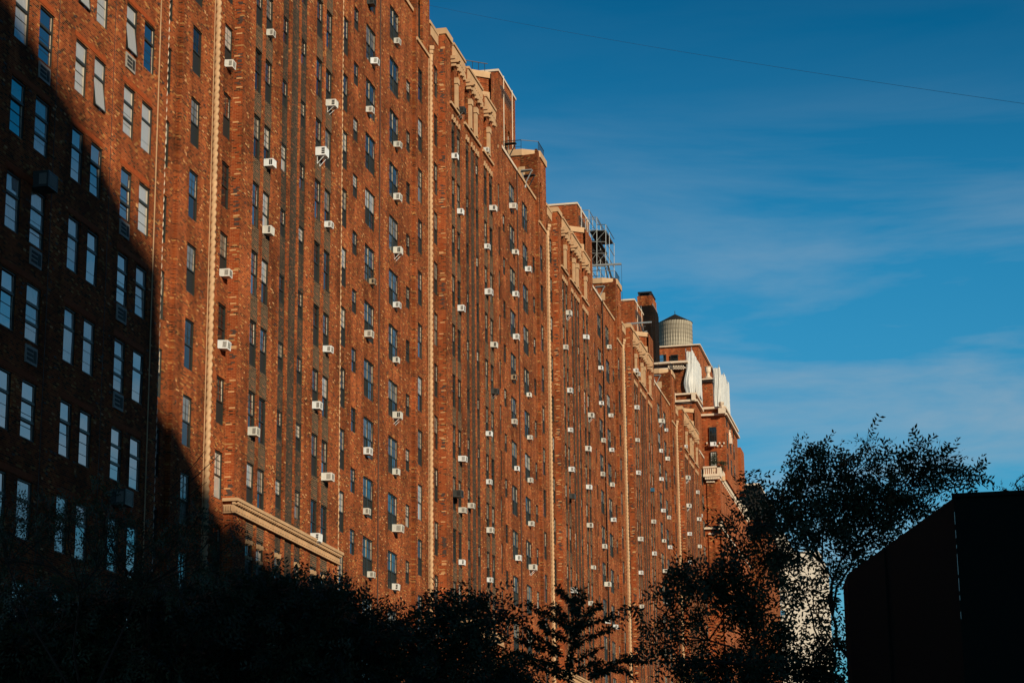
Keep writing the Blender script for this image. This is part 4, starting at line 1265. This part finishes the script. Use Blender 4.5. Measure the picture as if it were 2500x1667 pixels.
for i in range(nn):
    p0, p1 = 2 * math.pi * i / nn, 2 * math.pi * (i + 1) / nn
    rf.t((rr * math.cos(p0), rr * math.sin(p0), H_ - .05), (rr * math.cos(p1), rr * math.sin(p1), H_ - .05), (0, 0, az_))
    rf.t((rr * math.cos(p1), rr * math.sin(p1), H_ - .05), (rr * math.cos(p0), rr * math.sin(p0), H_ - .05), (0, 0, H_ - .1))
rfo = build(rf, 'conical_roof', M_ROOF, wt)
fn = MB(); fn.bar((0, 0, az_ - .1), (0, 0, az_ + .5), .05, 5); build(fn, 'finial', M_IRON, rfo)
lg = MB()
for i in range(8):
    t = i * math.pi / 4; lg.bar((R_ * .8 * math.cos(t), R_ * .8 * math.sin(t), -16), (R_ * .8 * math.cos(t), R_ * .8 * math.sin(t), 0), .15, 6)
build(lg, 'leg', M_IRON, wt)

# ------------------------------------------------------------------ near-black block with chimney
X = 283.0
a = at(1553, 747, X); b = at(1594, 745, X)
sb = thing('chimney_block', 'tall dark brick stair block with a chimney on top, left of the water tank', 'building', (X, b.y, GZ))
mb = MB(); hz = a.z - GZ; wy = a.y - b.y
steps = [(0, 0, hz), (1.0, 0, hz)]
mb.box(0, 5, 0, wy, 0, hz)
build(mb, 'wall', M_NEAR_BLACK, sb)
e = at(1608, 775, X + 26)
mb = MB(); mb.prism([(0.5, -.12), (4.6, -.12), (4.6, -.003), (0.5, -.003)], 0, hz - .5); build(mb, 'side_wall', M_NEAR_BLACK, sb)
c0 = at(1555, 722, X); c1 = at(1591, 722, X); c2 = at(1557, 711, X)
ch_ = MB(); ch_.box(.2, 4.5, c1.y - b.y, c0.y - b.y, hz, c0.z - GZ)
co = build(ch_, 'chimney', M_BRICK, sb)
cp = MB(); y0, y1, z0, z1 = c1.y - b.y + .12, c0.y - b.y - .12, c0.z - GZ, c2.z - GZ
for ya in (y0, y1 - .25):
    for xa in (.4, 4.0): cp.box(xa, xa + .25, ya, ya + .25, z0, z1 - .2)
cp.box(.3, 4.4, y0 - .05, y1 + .05, z1 - .2, z1); cp.box(.8, 3.9, y0 + .35, y1 - .35, z0, z1 - .25)
build(cp, 'chimney_cap', M_IRON, co)
sp = MB()
for i in range(10): sp.bar((i * .5, .05, hz - .1), (i * .5 + .1, .05, hz + .35), .03, 4)
sp.bar((-.06, wy * .7, hz), (-.06, wy * .3, hz - 14), .05, 4)
build(sp, 'service_pipe', M_ALU, sb)

# ------------------------------------------------------------------ scaffold on the third block
X = 206.0
sc = thing('scaffold', 'steel scaffold tower with plank decks on the roof of the third block', 'scaffold', (X, at(1480, 670, X).y, at(1480, 670, X).z))
O = sc.location.copy()
xs_ = [1420, 1438, 1457, 1479]
tops_ = [512, 512, 530, 548]
pb = MB(); n_p = 0
for dxp in (0, 2.2, 5.2):
    for x, tpy in zip(xs_, tops_):
        a = at(x, 672, X) + Vector((dxp, 0, 0)) - O; b = at(x, tpy + dxp * 2, X) + Vector((dxp, 0, 0)) - O
        mb = MB(); mb.bar(tuple(a), tuple(b), .035, 6)
        build(mb, 'scaffold_pole', M_ALU, sc)
for y_ in (513, 535, 562, 590, 618, 650):
    for i in range(3):
        mb = MB(); t0 = max(y_, tops_[i + 1])
        mb.bar(tuple(at(xs_[i], t0, X) - O), tuple(at(xs_[i + 1], t0, X) - O), .04, 5)
        mb.bar(tuple(at(xs_[i + 1], t0, X) - O), tuple(at(xs_[i + 1], t0, X) + Vector((5.2, 0, 0)) - O), .04, 5)
        if y_ in (562, 618): mb.bar(tuple(at(xs_[i], t0 + 25, X) - O), tuple(at(xs_[i + 1], t0, X) - O), .03, 5)
        build(mb, 'ledger', M_ALU, sc)
for (y_, xa, xb) in ((563, 1440, 1477), (588, 1424, 1464), (612, 1424, 1466)):
    for k_ in range(4):
        a = at(xa, y_, X) - O; b = at(xb, y_, X) - O
        mb = MB(); mb.box(.1 + k_ * 1.2, 1.2 + k_ * 1.2, b.y, a.y, a.z - .12, a.z); build(mb, 'deck_plank', M_SLOT, sc)


def beam(label, x0, x1, y, X, rope_to):
    a = at(x0, y + 2, X); b = at(x1, y - 2, X)
    o_ = thing('outrigger_beam', label, 'beam', tuple(a), 'rooftop outrigger beams')
    mb = MB(); d = b - a; mb.bar((0, 0, 0), tuple(d), .13, 4); build(mb, 'beam', M_ALU, o_)
    st = MB(); c = d * .62; st.bar(tuple(c + Vector((0, .3, .4))), tuple(c + Vector((0, -.3, -2.0))), .10, 5); st.bar(tuple(c + Vector((0, .5, 0))), tuple(c + Vector((0, .2, -1.6))), .06, 5)
    build(st, 'stand', M_IRON, o_)
    if rope_to:
        e = at(x1 + 1, rope_to, X) - a
        r_ = MB(); r_.bar(tuple(d), (d.x, d.y, e.z), .018, 4); build(r_, 'hanging_rope', M_IRON, o_)


beam('long steel outrigger beam pointing into the sky below the scaffold', 1442, 1517, 646, 206, 740)
beam('steel outrigger beam in front of the dark chimney block', 1530, 1591, 788, 246, 850)
beam('short flat steel beam lying on the coping below the chimney block', 1554, 1580, 811, 262, None)

# small black light brackets on the terrace parapets
for (px, py, X, lb_) in ((1243, 367, 152.5, 'black bracket lamp on the second block terrace parapet, upper one'), (1290, 444, 160.5, 'black bracket lamp on the second block terrace parapet, lower one'),
                         (1283, 432, 158, 'pale folding bracket on the second block parapet, by the lower lamp'), (1463, 713, 196, 'pale folding bracket standing on the third block terrace parapet'), (1602, 927, 238, 'pale folding bracket on the fourth block terrace parapet')):
    p = at(px, py, X)
    pale = lb_.startswith('pale')
    t_ = thing('wall_bracket', lb_, 'bracket', tuple(p), 'brackets on the terrace parapets')
    mb = MB(); mb.bar((0, .4, .45), (0, -.6, .5), .05, 4); mb.bar((0, .0, -.5), (0, -.5, .48), .05, 4); mb.bar((0, 0, -.6), (0, .3, .45), .05, 4); mb.bar((0, .05, -.9), (0, 0, -.4), .09, 6)
    build(mb, 'arm', M_ALU if pale else M_IRON, t_)
    mb = MB(); mb.box(-.2, .2, -.55, .35, .50, .58); build(mb, 'lamp_head', M_ALU if pale else M_IRON, t_)

# satellite-like antenna at the first block's roof edge and the overhead cable
p0 = at(985, -40, 60); p1 = at(2560, 262, 60)
cb_ = MB(); prev = None
for i in range(25):
    t = i / 24; p = p0.lerp(p1, t); p.z -= .35 * 4 * t * (1 - t) * .25
    if prev is not None: cb_.bar(tuple(prev), tuple(p), .008, 4)
    prev = p
q0 = at(1043, 12, 118)
ce = MB(); prev = None
A_, B_ = at(1043, 12, 118.0), at(2620, 270, 62.0)
for i in range(33):
    t = i / 32; p = A_.lerp(B_, t); p.z -= .25 * 4 * t * (1 - t)
    if prev is not None: ce.bar(tuple(prev), tuple(p), .006, 4)
    prev = p
tag(build(ce, 'overhead_cable', M_IRON), 'thin dark cable crossing the blue sky from the roof to the right edge', 'cable')

# ------------------------------------------------------------------ cream apartment building beyond, and a dark-topped one
X = 430.0
a = at(1846, 1275, X); b = at(1995, 1275, X)
cb = thing('apartment_building', 'cream apartment building with stacked balconies, glimpsed through the trees beyond the tower', 'building', (X, b.y, GZ), None)
wy = a.y - b.y; hz = at(1840, 1350, X).z - GZ
mb = MB(); mb.box(0, 30, 0, wy * .55, 0, hz); mb.box(-.01, 30, wy * .55, wy, 0, hz + 4); build(mb, 'wall', M_CREAM, cb)
bm = MB(); bw = wy * .45; bm.box(-1.6, -.02, 0, bw, 0, .25); bm.box(-1.6, -1.5, 0, bw, .25, .4); bm.box(-1.6, -1.5, 0, bw, 1.05, 1.2)
bal = bm.mesh('balcony', M_CREAM)
rm = MB()
for i in range(16): rm.box(-1.58, -1.52, bw * (i + .3) / 16, bw * (i + .6) / 16, .4, 1.05)
rmm = rm.mesh('railing', M_CREAM)
fm = MB(); fm.box(-.08, .02, 0, 2.4, 0, 2.1); fmm = fm.mesh('window', M_FRAME)
pm = MB(); pm.q((-.09, 2.3, .1), (-.09, .1, .1), (-.09, .1, 2.0), (-.09, 2.3, 2.0)); pmm = pm.mesh('pane', G_SKY)
k_ = 0; z_ = 4.0
while z_ < hz - 3:
    bo = link('balcony', bal, cb, (0, wy * .55, z_)); link('railing', rmm, bo)
    for y_ in (wy * .58, wy * .58 + 2.9):
        wo = link('window', fmm, cb, (-.02, y_, z_ + .3)); link('pane', pmm, wo)
    z_ += 3.1
X = 360.0
a = at(1800, 1185, X); b = at(1856, 1183, X)
db = thing('apartment_building', 'brown building with dark roof storey and white coping just right of the tower', 'building', (X, b.y, GZ))
hz = a.z - GZ; wy = a.y - b.y
mb = MB(); mb.box(0, 30, 0, wy, 0, hz - 6); build(mb, 'wall', M_BRICK, db)
mb = MB(); mb.box(.3, 30, .3, wy, hz - 6, hz); build(mb, 'roof_storey', M_ROOF, db)
mb = MB(); mb.box(.1, 30, .1, wy, hz, hz + .35); build(mb, 'coping', M_WSTONE, db)
mb = MB()
for i in range(5): mb.box(-.1, 0, wy * (i + .25) / 5, wy * (i + .75) / 5, hz - 9.5, hz - 7)
build(mb, 'white_parapet_panel', M_WSTONE, db)

# ------------------------------------------------------------------ near dark building at the right
zt = at(2327, 1215, 30).z
cx0, cy0 = 30.0, at(2327, 1215, 30).y
p_far = at(2058, 1420, 38.6); zt2 = zt
far = Vector((38.6, p_far.y)); 
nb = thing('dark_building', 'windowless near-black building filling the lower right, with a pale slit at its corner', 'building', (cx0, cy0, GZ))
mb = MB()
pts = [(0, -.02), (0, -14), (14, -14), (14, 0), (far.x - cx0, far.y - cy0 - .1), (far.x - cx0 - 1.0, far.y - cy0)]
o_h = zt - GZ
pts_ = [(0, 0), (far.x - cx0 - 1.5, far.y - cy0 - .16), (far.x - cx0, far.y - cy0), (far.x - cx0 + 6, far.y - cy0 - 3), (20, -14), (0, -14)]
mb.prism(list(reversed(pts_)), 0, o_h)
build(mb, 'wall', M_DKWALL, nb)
# vertical panel ribs on the angled wall
n = 12
dvec = Vector((far.x - cx0 - 1.5, far.y - cy0 - .16))
for i in (7,):
    q = dvec * (i / n); nrm = Vector((-dvec.y, dvec.x)).normalized() * .02
    r_ = MB(); r_.bar((q.x + nrm.x, q.y + nrm.y, 0), (q.x + nrm.x, q.y + nrm.y, o_h - .02), .02, 4); build(r_, 'panel_rib', M_DKWALL, nb)
cpm = MB(); cpm.box(-.05, .2, -14, .02, o_h, o_h + .06); build(cpm, 'coping', M_DKWALL, nb)
for (za, zb) in ((.15, .7), (.95, 1.3), (1.6, 1.75), (2.0, 2.9), (3.05, 3.6), (3.8, 4.0), (4.5, 4.8)):  # pale dashes painted in for light showing through the corner joint
    mb = MB(); mb.box(-.03, -.012, -.008, -.002, o_h - zb * .32 - .15, o_h - za * .32 - .15); build(mb, 'gap_light_strip', M_ALU, nb)

# ------------------------------------------------------------------ unseen buildings across the street behind the camera, outline shaped to cast the shade on the lower left
YO = -85.0


def shade_top(x, y, z):
    """where the sun ray through (x, y, z) on the facade meets the plane y = YO"""
    t = (y - YO) / -S.y
    return x + S.x * t, z + S.z * t


prof = [(30, 30.6, 30.5), (62, 30.6, 30.0), (65.0, 30.6, 29.0), (68.5, 30.6, 27.7), (72.0, 30.6, 26.2), (74.0, 30.6, 25.0), (77.1, 30.6, 24.3), (77.4, 30.6, 21.2)]
prof2 = [(79.4, 32, 20.4), (82.5, 32, 19.4), (84.5, 32, 18.4), (86.5, 32, 17.2), (89.0, 31.54, 16.2), (94, 31.54, 15.0), (113, 32, 14.6), (118, 32, 12.0), (124, 32, 8.5), (300, 32, 7.0)]
k_ = 0
pp_ = [shade_top(*p) for p in prof] + [shade_top(*p) for p in prof2]
ob = thing('opposite_building', 'tall stepped brick building across the street, unseen behind the viewpoint, shaped to cast shade', 'building', (pp_[0][0], YO, GZ))
mb = MB(); x0 = pp_[0][0]
mb.v = []
n = len(pp_)
for j in range(n - 1):
    (xa, za), (xb, zb) = pp_[j], pp_[j + 1]
    y1 = -30.0
    i0 = len(mb.v)
    k = y1 * S.x / S.y
    mb.v += [(xa - x0, 0, 0), (xb - x0, 0, 0), (xb - x0 + k, y1, 0), (xa - x0 + k, y1, 0), (xa - x0, 0, za - GZ), (xb - x0, 0, zb - GZ), (xb - x0 + k, y1, zb - GZ), (xa - x0 + k, y1, za - GZ)]
    for f in ((4, 5, 6, 7), (0, 4, 5, 1)[::-1], (2, 3, 7, 6), (1, 2, 6, 5), (0, 3, 7, 4)): mb.f.append(tuple(i0 + i for i in f))
build(mb, 'wall', M_BRICK2, ob)
wm = MB()
for i in range(0, 12):
    for k_ in range(3, 18): wm.box(4 + i * 6, 6 + i * 6, .01, .05, k_ * 3.4, k_ * 3.4 + 1.9)
tag(build(wm, 'window_pane', G_DEEP, ob), kind='stuff')
